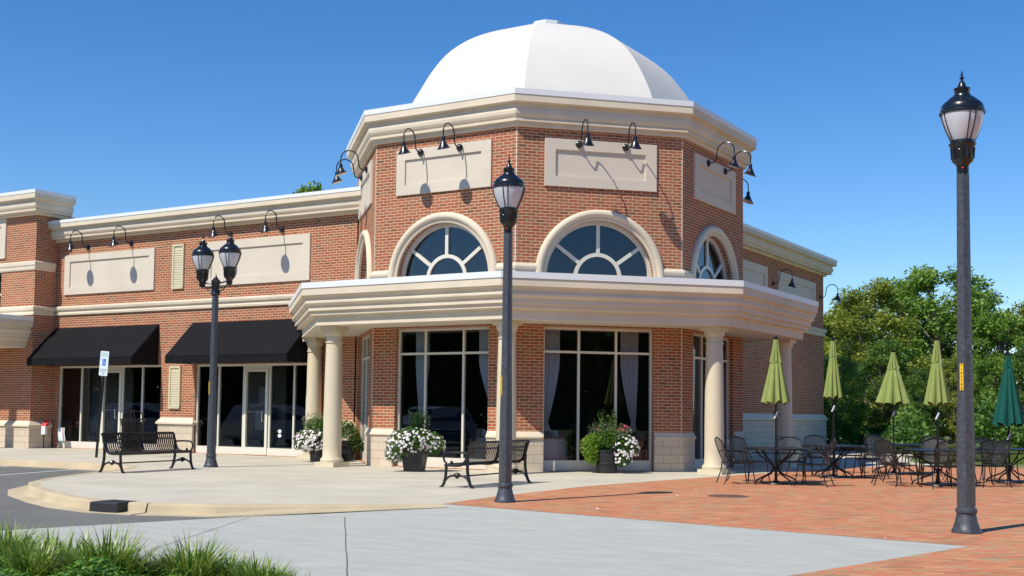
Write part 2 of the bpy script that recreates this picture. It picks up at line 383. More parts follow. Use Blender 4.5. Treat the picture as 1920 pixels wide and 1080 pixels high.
def joint(name, a, b, wd=.018, jit=.02):
    mb = MB(); a, b = Vector(a), Vector(b); d = (b-a).normalized(); nn = Vector((-d.y, d.x)); n = 24; L=[]; Rr=[]
    from mathutils.bvhtree import BVHTree
    for i in range(n+1):
        p = a.lerp(b, i/n) + nn*random.uniform(-jit, jit)
        hit = ap_tree.ray_cast(Vector((p.x, p.y, 2)), Vector((0,0,-1)))[0]; z = (hit.z if hit else -.1)+.003
        L.append((*(p+nn*wd/2), z)); Rr.append((*(p-nn*wd/2), z))
    mb.grid([L, Rr], smooth=False); tag(mb.build(name, JM), kind='structure')
from mathutils.bvhtree import BVHTree
ap_tree = BVHTree.FromPolygons([Vector(v) for v in mb.v], mb.f)
JM = mat('joint_dark', (.10,.10,.10), .95)
joint('pavement_joint', (6.03,-15.95), (10.6,-21.5), .011, .005)
joint('pavement_joint', (4.66,-16.35), (7.0,-20.3), .008, .006)
# bay paint
for pts in ([(-30,-10.75),(-30,-10.63),(-10.3,-8.96),(-10.0,-9.12)], [(-11,-16.05),(-11.1,-15.95),(-7.6,-9.1),(-7.45,-9.2)], [(-3.4,-14.5),(-3.5,-14.42),(-6.5,-9.62),(-6.4,-9.65)]):
    pass
def strip(name, a, b, wd, z, m_):
    a, b = Vector(a), Vector(b); d = (b-a).normalized(); nn = Vector((-d.y, d.x))*wd/2
    return sheet(name, [tuple(a-nn), tuple(b-nn), tuple(b+nn), tuple(a+nn)], z, m_)
strip('road_marking', (-10.6,-8.9), (-10.1,-14.9), .10, -.139, 'paint')
g1 = ground_at(0,891,-.14); g2 = ground_at(168,878,-.14); strip('road_marking', (g1.x*1.0+ (g1.x-g2.x)*.6, g1.y+(g1.y-g2.y)*.6), (g2.x, g2.y), .12, -.139, 'paint')
g1 = ground_at(0,875.5,-.14); g2 = ground_at(62,871,-.14); strip('road_marking', (g1.x+(g1.x-g2.x)*2, g1.y+(g1.y-g2.y)*2), (g2.x, g2.y), .12, -.139, 'paint')
# drain cover on plaza, tactile slab
mb = MB(); c = ground_at(1365,931); mb.lathe([(.001,.012),(.33,.012),(.34,.006)], (c.x, c.y, 0), 28); tag(mb.build('manhole_cover', mat('cast_cover', (.13,.07,.05), .7)), 'round dark cover set flush in the brick plaza', 'manhole cover')

# ------------------------------------------------------------------ building
BL = empty('commercial_building', (0,0,0), 0, label='red brick shop building with cream cornices and a white domed corner tower', cat='building')
SOF = 3.425; ZC = 4.62
def part(mb, name, m_, parent=BL): return mb.build(name, m_, parent)
# tower walls
archhole = [(1.37*math.cos(t), ZC+1.37*math.sin(t)) for t in [math.pi*i/32 for i in range(33)]]
WIN = {'FW':(-1.0,1.34), 'x':(-1.37,1.37)}
mb = MB()
faces = {225:FW, 270:FFL, 315:FF, 0:FFR}
for deg in range(0, 360, 45):
    F = Face(deg, A8); h = F.h
    if deg in (225,270,315,0): holes = [archhole, rect(-1.37,0.0,1.37,3.40)]
    else: holes = []
    outer = rect(-h, 0, h, 8.3)
    if holes:
        # keep the door-height opening just above the ground edge
        holes = [archhole, rect(-1.37,.02,1.37,3.40)]
    holed(mb, F, outer, holes)
part(mb, 'tower_wall', 'brick')
# tower plinth piers
mb = MB(); mc = MB()
def pier(F, x0, x1, zt, capz, m1=mb, m2=mc, o=.05, ends=(True,True)):
    m1.box(x0, -.1, 0, x1, o, capz-.004, lambda x,y,z: F.T(x,y,z))
    e0 = .03 if ends[0] else 0; e1 = .03 if ends[1] else 0
    prof = [(o+.0,capz),(o+.035,capz+.01),(o+.035,capz+.05),(o+.02,capz+.06),(.012,zt),(-.05,zt)]
    rows = [[F.T(x0-e0,oo,z), F.T(x1+e1,oo,z)] for oo,z in prof]
    for k in range(len(rows)-1): m2.face([rows[k][0],rows[k][1],rows[k+1][1],rows[k+1][0]])
    m2.face([F.T(x0-e0,o,capz),F.T(x1+e1,o,capz),F.T(x1+e1,-.1,capz),F.T(x0-e0,-.1,capz)])
    if ends[0]: m2.face([r[0] for r in rows]+[F.T(x0-e0,-.05,capz)])
    if ends[1]: m2.face([r[1] for r in rows][::-1]+[F.T(x1+e1,-.05,capz)])
H8 = A8*TK
# plinths wrap the octagon corners: path pieces round each corner
def wrap(mbS, mbC, p, zt, capz, o=.05):
    sweep(mbS, p, [(-.12,0.0),(o,0.0),(o,capz),(-.12,capz)])
    sweep(mbC, p, [(-.12,capz+.002),(o+.002,capz+.002),(o+.038,capz+.012),(o+.038,capz+.05),(o+.02,capz+.065),(.013,zt),(-.12,zt)])
def corner_path(Fa, Fb, xa, xb):
    return [Fa.T(xa,0,0)[:2], Fa.T(H8,0,0)[:2], Fb.T(xb,0,0)[:2]]
FN = Face(180,A8)
for Fa, Fb in ((FN,FW),(FW,FFL),(FFL,FF),(FF,FFR),(FFR,FNE)):
    xb = -1.372 if Fb is not FNE else 1.0
    mb = MB(); mc = MB(); wrap(mb, mc, corner_path(Fa, Fb, 1.372, xb), .935, .77); part(mb, 'plinth', 'stone'); part(mc, 'plinth_cap', 'trim')
# cream corner joints on the brick (thin vertical expansion beads)
for i in (5,6,7):
    mb = MB(); p = Vector(octpts(0.0)[i]); d = p.normalized()
    t = Vector((-d.y, d.x))
    mb.box(-.011,-.05,.94,.011,.004,8.13, lambda x,y,z: (p.x+t.x*x+d.x*y, p.y+t.y*x+d.y*y, z)); part(mb, 'corner_bead', 'trim')
# tower cornice
def cornice_prof(o, zt, zb, f=.14):
    H = zt-zb; k = H/.845; f = f; u = lambda d: zt-d*k
    A = [(-.1,zt-.03),(o-.05,zt),(o,zt-.01),(o,zt-f),(o-.015,zt-f-.003)]
    h = lambda q: zt-H*q; P1 = o-.13; P2 = P1-.045; P3 = min(.10, P2-.08)
    B = [(o-.015,zt-f-.004),(o-.015,h(.365)),(o-.035,h(.37)),(o-.04,h(.385)),(P1-.015,h(.395)),(P1-.02,h(.50)),(P1,h(.53)),(P1+.006,h(.60)),(P1-.003,h(.68)),(P1-.03,h(.745)),(P1-.06,h(.78)),(P1-.066,h(.80)),(P2,h(.802)),(P2,h(.87)),(P2-.01,h(.88)),(P3,h(.885)),(P3,h(.975)),(P3-.01,zb),(-.1,zb)]
    return A, B
p8 = octpts(0)[::1]
a_, b_ = cornice_prof(.345, 8.955, 8.11)
mb = MB(); sweep(mb, p8, b_, True); part(mb, 'tower_cornice', 'trim')
mb = MB(); sweep(mb, p8, a_, True); part(mb, 'tower_flashing', 'flash')
mb = MB(); mb.face([(x,y,8.8) for x,y in octpts(-.02)]); part(mb, 'tower_roof', 'roof')
# dome
mb = MB(); rows = []; RD = 4.42; z0 = 8.8; HD = 3.58
kp = [(4.62,8.3),(4.56,8.6),(4.48,9.0),(4.35,9.36),(4.17,9.72),(3.90,10.18),(3.55,10.65),(3.21,10.99),(2.78,11.31),(2.34,11.56),(1.85,11.78),(1.3,11.98),(.8,12.13),(.45,12.22),(.2,12.27)]
prof = []
for i in range(1, len(kp)-2):
    for t in (0,.25,.5,.75):
        p0,p1,p2,p3 = kp[i-1],kp[i],kp[i+1],kp[i+2]; prof.append(tuple(.5*((2*p1[k])+(-p0[k]+p2[k])*t+(2*p0[k]-5*p1[k]+4*p2[k]-p3[k])*t*t+(-p0[k]+3*p1[k]-3*p2[k]+p3[k])*t**3) for k in (0,1)))
for r, z in prof:
    r_ = []
    for i in range(8):
        for k in range(6):
            a0 = R(22.5+45*i); a1 = a0+R(45); f = k/6
            x = r*(math.cos(a0)*(1-f)+math.cos(a1)*f); y = r*(math.sin(a0)*(1-f)+math.sin(a1)*f); r_.append((x,y,z))
    rows.append(r_)
mb.grid(rows, True, True)
dm = part(mb, 'dome', 'dome'); dm.data.set_sharp_from_angle(angle=R(20))
mb = MB(); q = [(math.cos(R(22.5+45*i)), math.sin(R(22.5+45*i))) for i in range(8)]
zc = 12.36
mb.grid([[(x*.45,y*.45,zc-.20) for x,y in q],[(x*.45,y*.45,zc-.01) for x,y in q],[(x*.42,y*.42,zc+.0) for x,y in q]], True, False); mb.face([(x*.42,y*.42,zc+.0) for x,y in q])
mb.build('dome_cap', 'flash', dm)
# canopy
can = [(1.85,4.45),(1.85,4.31),(1.835,4.306)]
canb = [(1.83,4.304),(1.83,4.14),(1.805,4.135),(1.80,4.115),(1.74,4.10),(1.725,4.05),(1.725,4.015),(1.745,4.00),(1.75,3.975),(1.745,3.945),(1.72,3.91),(1.685,3.895),(1.68,3.885),(1.665,3.885),(1.665,3.775),(1.655,3.765),(1.605,3.765),(1.605,3.675),(1.595,3.665),(1.49,3.655),(1.475,3.645),(1.475,3.435),(1.465,SOF)]
ids = [4,5,6,7,8,9]
def can_path(off):
    k = (A8+off)*TK; b = A8+off
    P = octpts(off, ids=ids)
    # start on left wing wall, end on right wing wall
    P5 = P[0]; P0 = P[-1]
    return P
base = octpts(0)
def rp(o): # clip: path for canopy at offset o from octagon walls, from left wing wall round to right wing wall
    c = octpts(o)  # corners 0..7 ; corner i at angle 22.5+45 i
    Cm1, C0_, C1_, C2_, C3_, C4_ = c[4], c[5], c[6], c[7], c[0], c[1]
    left = (c[4][0], WY) if c[4][1] < WY else None
    L = []
    if c[4][1] < WY: L = [(c[4][0], WY-.004), c[4]]
    else:
        t = (WY-.004 - c[5][1])/(c[4][1]-c[5][1]); L = [(c[5][0]+(c[4][0]-c[5][0])*t, WY-.004)]
    Rr = []
    if c[1][0] > 2.43: Rr = [c[1], (2.434, c[1][1])]
    else:
        t = (2.434-c[0][0])/(c[1][0]-c[0][0]); Rr = [(2.434, c[0][1]+(c[1][1]-c[0][1])*t)]
    return L + [c[5], c[6], c[7], c[0]] + Rr
def can_sweep(mb, prof):
    rows = []
    for o, z in prof:
        p = rp(o)
        if len(p) == 4+1+1: p = [p[0]]+p+[p[-1]]
        elif len(p) == 7: p = p if o > 10 else (p if False else p)
        rows.append((p, z))
    n = max(len(r[0]) for r in rows)
    rows = [( ([p[0]] if len(p) < n else []) + list(p) if len(p) < n else p, z) for p, z in rows]
    rows = [(list(p) + [p[-1]]*(n-len(p)), z) for p, z in rows]
    for k in range(len(rows)-1):
        (p, z), (q, zz) = rows[k], rows[k+1]
        for i in range(n-1):
            f = [(*p[i],z), (*p[i+1],z), (*q[i+1],zz), (*q[i],zz)]
            mb.face(f[::-1])
mb = MB(); can_sweep(mb, canb); part(mb, 'canopy_entablature', 'trim')
mb = MB(); can_sweep(mb, can); part(mb, 'canopy_flashing', 'flash')
mb = MB(); can_sweep(mb, [(1.465,SOF+.002),(0.62,SOF),(.61,SOF+.03),(-.3,SOF+.03)]); part(mb, 'canopy_soffit', 'soffit')
mb = MB(); can_sweep(mb, [(-.05,4.44),(1.84,4.43)]); part(mb, 'canopy_roof', 'roof')
# small soffit lights
# columns
ck = octpts(1.0)
def colm(x, y, rz):
    e = MB(); T = lambda X,Y,Z: (X*math.cos(rz)-Y*math.sin(rz), X*math.sin(rz)+Y*math.cos(rz), Z)
    e.box(-.30,-.30,0,.30,.30,.11,T); e.box(-.25,-.25,SOF-.10,.25,.25,SOF-.002,T)
    e.lathe([(.27,.11),(.285,.14),(.285,.17),(.27,.20),(.25,.205),(.248,.22),(.232,.25),(.228,.5),(.226,1.2),(.216,2.0),(.203,2.7),(.196,3.02),(.22,3.025),(.222,3.05),(.197,3.055),(.196,3.19),(.215,3.20),(.24,3.25),(.245,3.29),(.245,3.325)], (0,0,0), 40)
    o = e.build('column', 'column', BL); o.location = (x, y, 0); return o
for i, rz in ((5,R(0)),(6,R(0)),(7,R(45)),(0,R(0))): colm(ck[i][0], ck[i][1], R(22.5) if False else (R(0) if i in (5,6) else R(0)))
colm(ck[4][0], ck[4][1]-.15, 0)
# face details: arch trims, panels, ledges
for F, nm in ((FW,'w'),(FFL,'fl'),(FF,'f'),(FFR,'fr')):
    mb = MB()
    pr = [(1.355,-.03),(1.355,.035),(1.40,.05),(1.42,.035),(1.43,.06),(1.46,.10),(1.51,.115),(1.56,.105),(1.60,.07),(1.61,.04),(1.61,-.02)]
    rows = [[F.T(r*math.cos(t), o, ZC+r*math.sin(t)) for t in [math.pi*i/48 for i in range(49)]] for r, o in pr]
    mb.grid(rows, False, True)
    part(mb, 'arch_surround', 'trim')
    # panel with sunk field
    mb = MB(); P0 = (-1.40,6.74,1.40,7.88); P1 = (-1.14,6.985,1.12,7.62)
    holed(mb, F, rect(*P0), [rect(*P1)], .05, .045)
    for a, b in (((P0[0],P0[1]),(P0[2],P0[1])),((P0[2],P0[1]),(P0[2],P0[3])),((P0[2],P0[3]),(P0[0],P0[3])),((P0[0],P0[3]),(P0[0],P0[1]))):
        mb.face([F.T(a[0],.05,a[1]),F.T(a[0],-.01,a[1]),F.T(b[0],-.01,b[1]),F.T(b[0],.05,b[1])])
    mb.face([F.T(P1[0],.006,P1[1]),F.T(P1[2],.006,P1[1]),F.T(P1[2],.006,P1[3]),F.T(P1[0],.006,P1[3])])
    part(mb, 'sign_panel', 'panel')
    # arched window
    mb = MB(); D = -.17
    def ring(r0, r1, o0=-.27, o1=-.17, a0=0, a1=math.pi, n=40):
        prf = [(r0,o0),(r0,o1),(r1,o1),(r1,o0)]
        rows = [[F.T(r*math.cos(a0+(a1-a0)*i/n), o, ZC+r*math.sin(a0+(a1-a0)*i/n)) for i in range(n+1)] for r, o in prf]
        for k in range(3):
            for i in range(n): mb.face([rows[k][i],rows[k][i+1],rows[k+1][i+1],rows[k+1][i]])
    ring(1.27,1.385,-.27,-.165); ring(.51,.60,-.27,-.18)
    for t in (45-9,90,135+9):
        t = R(t); d = (math.cos(t), math.sin(t)); e = (-d[1], d[0]); hw = .043
        Tn = lambda x,y,z, d=d, e=e: F.T(d[0]*x+e[0]*z, y, ZC+d[1]*x+e[1]*z)
        mb.box(.595,-.27,-hw,1.28,-.177,hw,Tn)
    mb.box(-1.36,-.27,ZC-.03,1.36,-.17,ZC+.03,F.T)
    wo = part(mb, 'arched_window', 'frame')
    mb = MB(); mb.face([F.T(1.36*math.cos(t), -.225, ZC+1.36*math.sin(t)) for t in [math.pi*i/32 for i in range(33)]])
    mb.build('glass_pane', 'skyglass', wo)
# ledges between arches round the corners
lp = [(-.02,4.60),(.045,4.60),(.05,4.72),(.075,4.735),(.085,4.79),(.075,4.83),(.045,4.85),(.03,4.885),(-.02,4.885)]
for Fa, Fb in ((FN,FW),(FW,FFL),(FFL,FF),(FF,FFR),(FFR,FNE)):
    mb = MB(); pa = corner_path(Fa, Fb, 1.59 if Fa is not FN else 1.9, -1.59 if Fb is not FNE else 2.0); sweep(mb, pa, lp); part(mb, 'impost_ledge', 'trim')
# ground floor windows of the tower
def window(F, x0, x1, z0, z1, mull, trans, name='window', rec=.13, fw=.055, sill=.26, gl='glass', parent=BL):
    mb = MB(); o0, o1 = -rec-.09, -rec
    B = lambda a,b,c,d, oo=0: mb.box(a, o0, b, c, o1-oo, d, F.T)
    B(x0, z0, x0+fw, z1); B(x1-fw, z0, x1, z1); B(x0+fw, z1-fw, x1-fw, z1); B(x0+fw, z0, x1-fw, z0+sill)
    xs = [x0+fw]+[v for mm in mull for v in (mm-fw/2, mm+fw/2)]+[x1-fw]
    for mm in mull: B(mm-fw/2, z0+sill, mm+fw/2, z1-fw, .003)
    for tz in trans:
        for i in range(0, len(xs), 2): B(xs[i], tz-fw/2, xs[i+1], tz+fw/2, .006)
    wo = mb.build(name, 'frame', parent)
    g = MB(); g.face([F.T(x0+.02,-rec-.045,z0+sill-.02),F.T(x1-.02,-rec-.045,z0+sill-.02),F.T(x1-.02,-rec-.045,z1-.02),F.T(x0+.02,-rec-.045,z1-.02)]); g.build('glass_pane', gl, wo)
    return wo
window(FF, -1.37, 1.37, .0, 3.40, [-.47,.46], [2.82])
window(FFL, -1.37, 1.37, .0, 3.40, [-.55,.57], [2.79])
window(FFR, -1.37, 1.37, .0, 3.40, [-.47,.46], [2.80])
window(FW, -1.37, 1.37, .0, 3.40, [-.47,.46], [2.80])
# wing walls
mb = MB(); LX = -17.68
st1 = (-17.42,.02,-12.50,2.74); st2 = (-10.98,.02,-6.0,2.73)
holed(mb, LWp, rect(LX,0,-4.74,7.4), [rect(*st1), rect(*st2)], 0, .14)
part(mb, 'wing_wall', 'brick'); mb = MB(); holed(mb, RWp, rect(4.74,0,18.15,7.4), [], 0, .14)
NEp = Plane(90,(2.43,18.15,0)); mb.face([NEp.T(0,0,0),NEp.T(20,0,0),NEp.T(20,0,7.4),NEp.T(0,0,7.4)])
part(mb, 'wing_wall', 'brick')
mb = MB(); mb.face([(LX,WY,7.35),(2.43,WY,7.35),(2.43,18.15,7.35),(LX,18.15,7.35)]); part(mb, 'wing_roof', 'roof')
a_, b_ = cornice_prof(.44, 7.63, 6.94, .11)
for nm, pr, m_ in (('wing_cornice', b_, 'trim'), ('wing_flashing', a_, 'flash')):
    for pp in ([(LX-.0,WY),(-4.3,WY)], [(2.43,4.3),(2.43,18.15),(-8,18.15)]): mb = MB(); sweep(mb, pp, pr); part(mb, nm, m_)
lp2 = [(-.02,4.46),(.06,4.46),(.07,4.52),(.05,4.54),(.05,4.60),(.10,4.63),(.115,4.70),(.10,4.745),(.05,4.76),(-.02,4.765)]
mb = MB(); sweep(mb, [(LX,WY),(-4.3,WY)], lp2); part(mb, 'string_course', 'trim'); mb = MB(); sweep(mb, [(2.43,4.3),(2.43,18.15),(-8,18.15)], [(o,z+.07) for o,z in lp2]); part(mb, 'string_course', 'trim')
# wing plinths
def wingplinth(F, x0, x1, zt, capz, o=.08):
    T = F.T; mb = MB(); mc = MB()
    p = [T(x0,-.15,0)[:2], T(x0,0,0)[:2], T(x1,0,0)[:2], T(x1,-.15,0)[:2]]
    sweep(mb, p, [(o,0),(o,capz)]); sweep(mc, p, [(-.02,capz),(o+.002,capz+.002),(o+.055,capz+.02),(o+.055,capz+.07),(o+.03,capz+.10),(.013,zt),(-.02,zt)], capends=False); part(mb, 'plinth', 'stone'); part(mc, 'plinth_cap', 'trim')
wingplinth(LWp, -12.42, -11.06, 1.09, .87); wingplinth(LWp, -5.9, -4.8, 1.09, .87)
wingplinth(RWp, 4.8, 18.15, 1.44, 1.2)
def panel(F, P0, P1, name='sign_panel', m_='panel'):
    mb = MB(); holed(mb, F, rect(*P0), [rect(*P1)], .05, .042)
    for a, b in (((P0[0],P0[1]),(P0[2],P0[1])),((P0[2],P0[1]),(P0[2],P0[3])),((P0[2],P0[3]),(P0[0],P0[3])),((P0[0],P0[3]),(P0[0],P0[1]))):
        mb.face([F.T(a[0],.05,a[1]),F.T(a[0],-.01,a[1]),F.T(b[0],-.01,b[1]),F.T(b[0],.05,b[1])])
    mb.face([F.T(P1[0],.009,P1[1]),F.T(P1[2],.009,P1[1]),F.T(P1[2],.009,P1[3]),F.T(P1[0],.009,P1[3])]); part(mb, name, m_)
panel(LWp, (-17.25,5.14,-12.92,6.48), (-16.98,5.38,-13.17,6.25)); panel(LWp, (-10.73,5.14,-6.45,6.50), (-10.42,5.38,-6.72,6.25))
panel(RWp, (8.0,5.2,11.43,6.58), (8.2,5.42,11.1,6.3)); panel(RWp, (12.57,5.2,17.0,6.56), (12.85,5.42,16.7,6.3))
# louvred vents
for z0, z1 in ((5.12,6.53),(1.37,2.70)):
    mb = MB(); T = LWp.T
    mb.box(-12.10,-.02,z0,-11.60,.03,z1,T); mb.box(-12.10,.03,z0,-12.02,.055,z1,T)
    for x0,x1 in ((-12.10,-12.03),(-11.66,-11.60)): mb.box(x0,.031,z0,x1,.06,z1,T)
    mb.box(-12.10,.032,z1-.07,-11.60,.061,z1+.001,T); mb.box(-12.10,.032,z0-.001,-11.60,.061,z0+.07,T)
    n = int((z1-z0-.14)/.075)
    for i in range(n):
        z = z0+.07+i*.075; mb.face([T(-12.03,.031,z+.07),T(-11.66,.031,z+.07),T(-11.66,.044,z+.01),T(-12.03,.044,z+.01)][::-1])
    part(mb, 'louvre_vent', 'louvre')
# storefronts with doors
def storefront(x0, x1, z1, mull, door, hx):
    F = LWp; wo = window(F, x0, x1, 0, z1, [m_ for m_ in mull], [], 'storefront', rec=.06, fw=.06, sill=.24)
    d0, d1 = door; mb = MB(); o0, o1 = -.15, -.035
    mb.box(d0,o0,.03,d0+.07,o1,z1-.16,F.T); mb.box(d1-.09,o0,.03,d1,o1,z1-.16,F.T); mb.box(d0+.07,o0,z1-.23,d1-.09,o1,z1-.16,F.T); mb.box(d0+.07,o0,.03,d1-.09,o1,.25,F.T)
    mb.box(d0-.03,o0,z1-.157,d1+.03,-.052,z1-.061,F.T)
    dd = mb.build('door', 'frame', BL)
    h = MB(); s = hx; h.tube([F.T(s,-.05,1.02),F.T(s,.03,1.02),F.T(s,.045,1.08),F.T(s,.045,1.27),F.T(s,.03,1.32),F.T(s,-.05,1.32)], .012, 6)
    h.tube([F.T(s,.0,1.3),F.T(s-.62,.0,1.3)], .014, 6)
    h.build('door_handle', 'chrome', dd)
storefront(-17.42,-12.50,2.74, [-16.33,-15.32,-14.33,-13.42], (-15.27,-14.38), -14.55)
storefront(-10.98,-6.0,2.73, [-10.05,-9.02,-7.97,-7.03], (-8.96,-8.03), -8.17)
# shop interior glimpses
def inner_board(x0, x1, z0, z1, y, m_, label, cat='notice board'):
    mb = MB(); mb.box(x0, y, z0, x1, y+.03, z1); o = mb.build('notice_board', m_); tag(o, label, cat); return o
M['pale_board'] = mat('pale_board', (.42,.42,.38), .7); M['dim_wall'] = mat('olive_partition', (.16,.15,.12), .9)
inner_board(-9.12,-8.86,1.55,2.05,-1.6,'pale_board','narrow pale notice seen through the glass door of the second shop'); inner_board(-9.3,-8.65,.75,1.35,-1.55,'pale_board','wide pale notice low behind the glass door of the second shop')
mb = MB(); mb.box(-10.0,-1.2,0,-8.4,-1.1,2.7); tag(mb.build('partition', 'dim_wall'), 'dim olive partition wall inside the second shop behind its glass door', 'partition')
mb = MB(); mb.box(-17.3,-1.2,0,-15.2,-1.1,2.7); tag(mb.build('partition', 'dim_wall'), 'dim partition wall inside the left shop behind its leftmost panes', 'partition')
for k, zc_ in enumerate((.74,.61)):
    mb = MB(); mb.face([(-7.58+.07*math.cos(t), WY+.10, zc_+.055*math.sin(t)) for t in [2*math.pi*i/20 for i in range(20)]]); o = mb.build('window_sticker', 'signw', BL)
# awnings
def awning(x0, x1):
    mb = MB(); zt, zv, zb = 4.03, 2.95, 2.73; yf = -3.53; n = 6
    P = lambda x,t: (x, WY-.01+(yf-WY)*t, zt+(zv-zt)*t)
    f = [P(x0,0),P(x1,0),P(x1,1),P(x0,1)]
    rows = [[(x0+(x1-x0)*i/12, P(0,t)[1], P(0,t)[2]-.02*math.sin(math.pi*t)) for i in range(13)] for t in (0,.25,.5,.75,1)]
    mb.grid(rows[::-1], smooth=True)
    mb.grid([[ (x0+(x1-x0)*i/12, yf, zv) for i in range(13)],[ (x0+(x1-x0)*i/12, yf, zb) for i in range(13)]][::-1], smooth=False)
    for x in (x0, x1):
        mb.face([(x,WY-.01,zt),(x,yf,zv),(x,yf,zb),(x,WY-.01,zb)])
    a = part(mb, 'awning', 'awning')
    mb = MB(); mb.tube([(x0+.02,yf+.02,zb+.02),(x1-.02,yf+.02,zb+.02)], .018, 6); mb.tube([(x0+.02,WY-.03,zb+.02),(x1-.02,WY-.03,zb+.02)], .018, 6)
    for x in (x0+.02, x1-.02): mb.tube([(x,WY-.03,zb+.02),(x,yf+.02,zb+.02)], .018, 6)
    mb.build('awning_frame', 'chrome', a)
awning(-17.64,-12.64); awning(-11.15,-6.3)
# left block
XB, YB = -17.68, -3.30
mb = MB(); Bs = Plane(0,(XB,0,0)); Bf = Plane(270,(0,YB,0))
holed(mb, Bf, rect(-26,0,XB,7.9), [rect(-25,4.4,-19.45,6.0), rect(-25.5,.02,-19.5,2.8)], 0, .2)
holed(mb, Bs, rect(YB,0,4,7.9), [], 0)
part(mb, 'block_wall', 'brick')
mb = MB(); mb.face([(-26,YB,7.85),(XB,YB,7.85),(XB,4,7.85),(-26,4,7.85)]); part(mb, 'block_roof', 'roof')
bp_ = [(-26,YB),(XB,YB),(XB,-2.1)]
a_, b_ = cornice_prof(.44, 8.56, 7.78, .12)
mb = MB(); sweep(mb, bp_, b_); part(mb, 'block_cornice', 'trim'); mb = MB(); sweep(mb, bp_, a_); part(mb, 'block_flashing', 'flash')
mb = MB(); sweep(mb, bp_[:2]+[(XB,WY-.11)], [(-.02,5.93),(.03,5.93),(.05,5.97),(.05,6.05),(.08,6.10),(.08,6.20),(.05,6.235),(-.02,6.24)]); part(mb, 'string_course', 'trim'); mb = MB()
sweep(mb, bp_[:2]+[(XB,WY-.11)], [(o,z-.03) for o,z in lp2]); part(mb, 'string_course', 'trim')
mb = MB(); mc = MB(); sweep(mb, [(-19.42,YB),(XB,YB),(XB,WY-.08)], [(.08,0),(.08,.70)])
sweep(mc, [(-19.42,YB),(XB,YB),(XB,WY-.08)], [(-.02,.70),(.083,.702),(.13,.72),(.13,.77),(.10,.80),(.013,.905),(-.02,.905)]); part(mb, 'plinth', 'stone'); part(mc, 'plinth_cap', 'trim')
panel(Bf, (-25,6.4,-19.25,7.77), (-24.7,6.6,-19.5,7.5))
window(Bf, -25, -19.47, 4.4, 6.0, [-22.2], [5.2], sill=.06); window(Bf, -25.5, -19.5, 0, 2.8, [-23.5,-21.5], [], 'storefront', sill=.24)
bc = [(-26,-5.9),(-17.66-1.84,-5.9+0),(-17.66-1.84+0.0,YB)]
bc = [(-27,-5.25+1.84),(-17.68-1.83,-5.25+1.84),(-17.68-1.83,YB-.005)]
mb = MB(); sweep(mb, bc, [(o,z-.09) for o,z in canb]); mb.face([(-27,-4.86,SOF-.088),(-18.06,-4.86,SOF-.088),(-18.06,YB,SOF-.088),(-27,YB,SOF-.088)]); mb.face([(-27,-5.2,4.34),(-17.7,-5.2,4.34),(-17.7,YB,4.34),(-27,YB,4.34)]); part(mb, 'block_canopy', 'trim')
mb = MB(); sweep(mb, bc, [(-.0,4.37)]+[(o,z-.09) for o,z in can]); part(mb, 'block_canopy_flashing', 'flash')
c_ = colm(-18.85,-4.40,0); c_.scale = (1,1,.974)
# interior shells
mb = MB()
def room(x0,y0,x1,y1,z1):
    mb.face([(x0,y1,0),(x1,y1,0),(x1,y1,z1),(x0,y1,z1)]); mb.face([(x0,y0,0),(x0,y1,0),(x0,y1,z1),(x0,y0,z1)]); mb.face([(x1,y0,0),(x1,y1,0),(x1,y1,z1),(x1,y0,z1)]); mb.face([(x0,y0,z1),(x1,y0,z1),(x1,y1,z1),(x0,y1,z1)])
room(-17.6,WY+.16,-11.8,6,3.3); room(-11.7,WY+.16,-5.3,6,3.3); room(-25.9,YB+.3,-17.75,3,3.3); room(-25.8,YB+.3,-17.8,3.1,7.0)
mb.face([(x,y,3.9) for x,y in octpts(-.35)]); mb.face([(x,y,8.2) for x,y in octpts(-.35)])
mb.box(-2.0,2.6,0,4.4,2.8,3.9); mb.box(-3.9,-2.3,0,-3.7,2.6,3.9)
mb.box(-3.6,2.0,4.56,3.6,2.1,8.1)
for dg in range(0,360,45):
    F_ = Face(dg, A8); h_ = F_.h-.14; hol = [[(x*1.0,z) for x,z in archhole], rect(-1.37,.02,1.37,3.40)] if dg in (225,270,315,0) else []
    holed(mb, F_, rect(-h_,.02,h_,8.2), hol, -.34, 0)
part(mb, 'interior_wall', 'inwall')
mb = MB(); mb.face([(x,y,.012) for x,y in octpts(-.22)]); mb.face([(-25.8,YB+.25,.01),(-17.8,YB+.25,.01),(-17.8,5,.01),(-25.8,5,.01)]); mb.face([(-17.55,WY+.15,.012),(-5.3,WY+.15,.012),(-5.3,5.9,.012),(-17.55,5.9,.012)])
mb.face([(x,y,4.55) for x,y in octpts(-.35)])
part(mb, 'interior_floor', 'infloor')

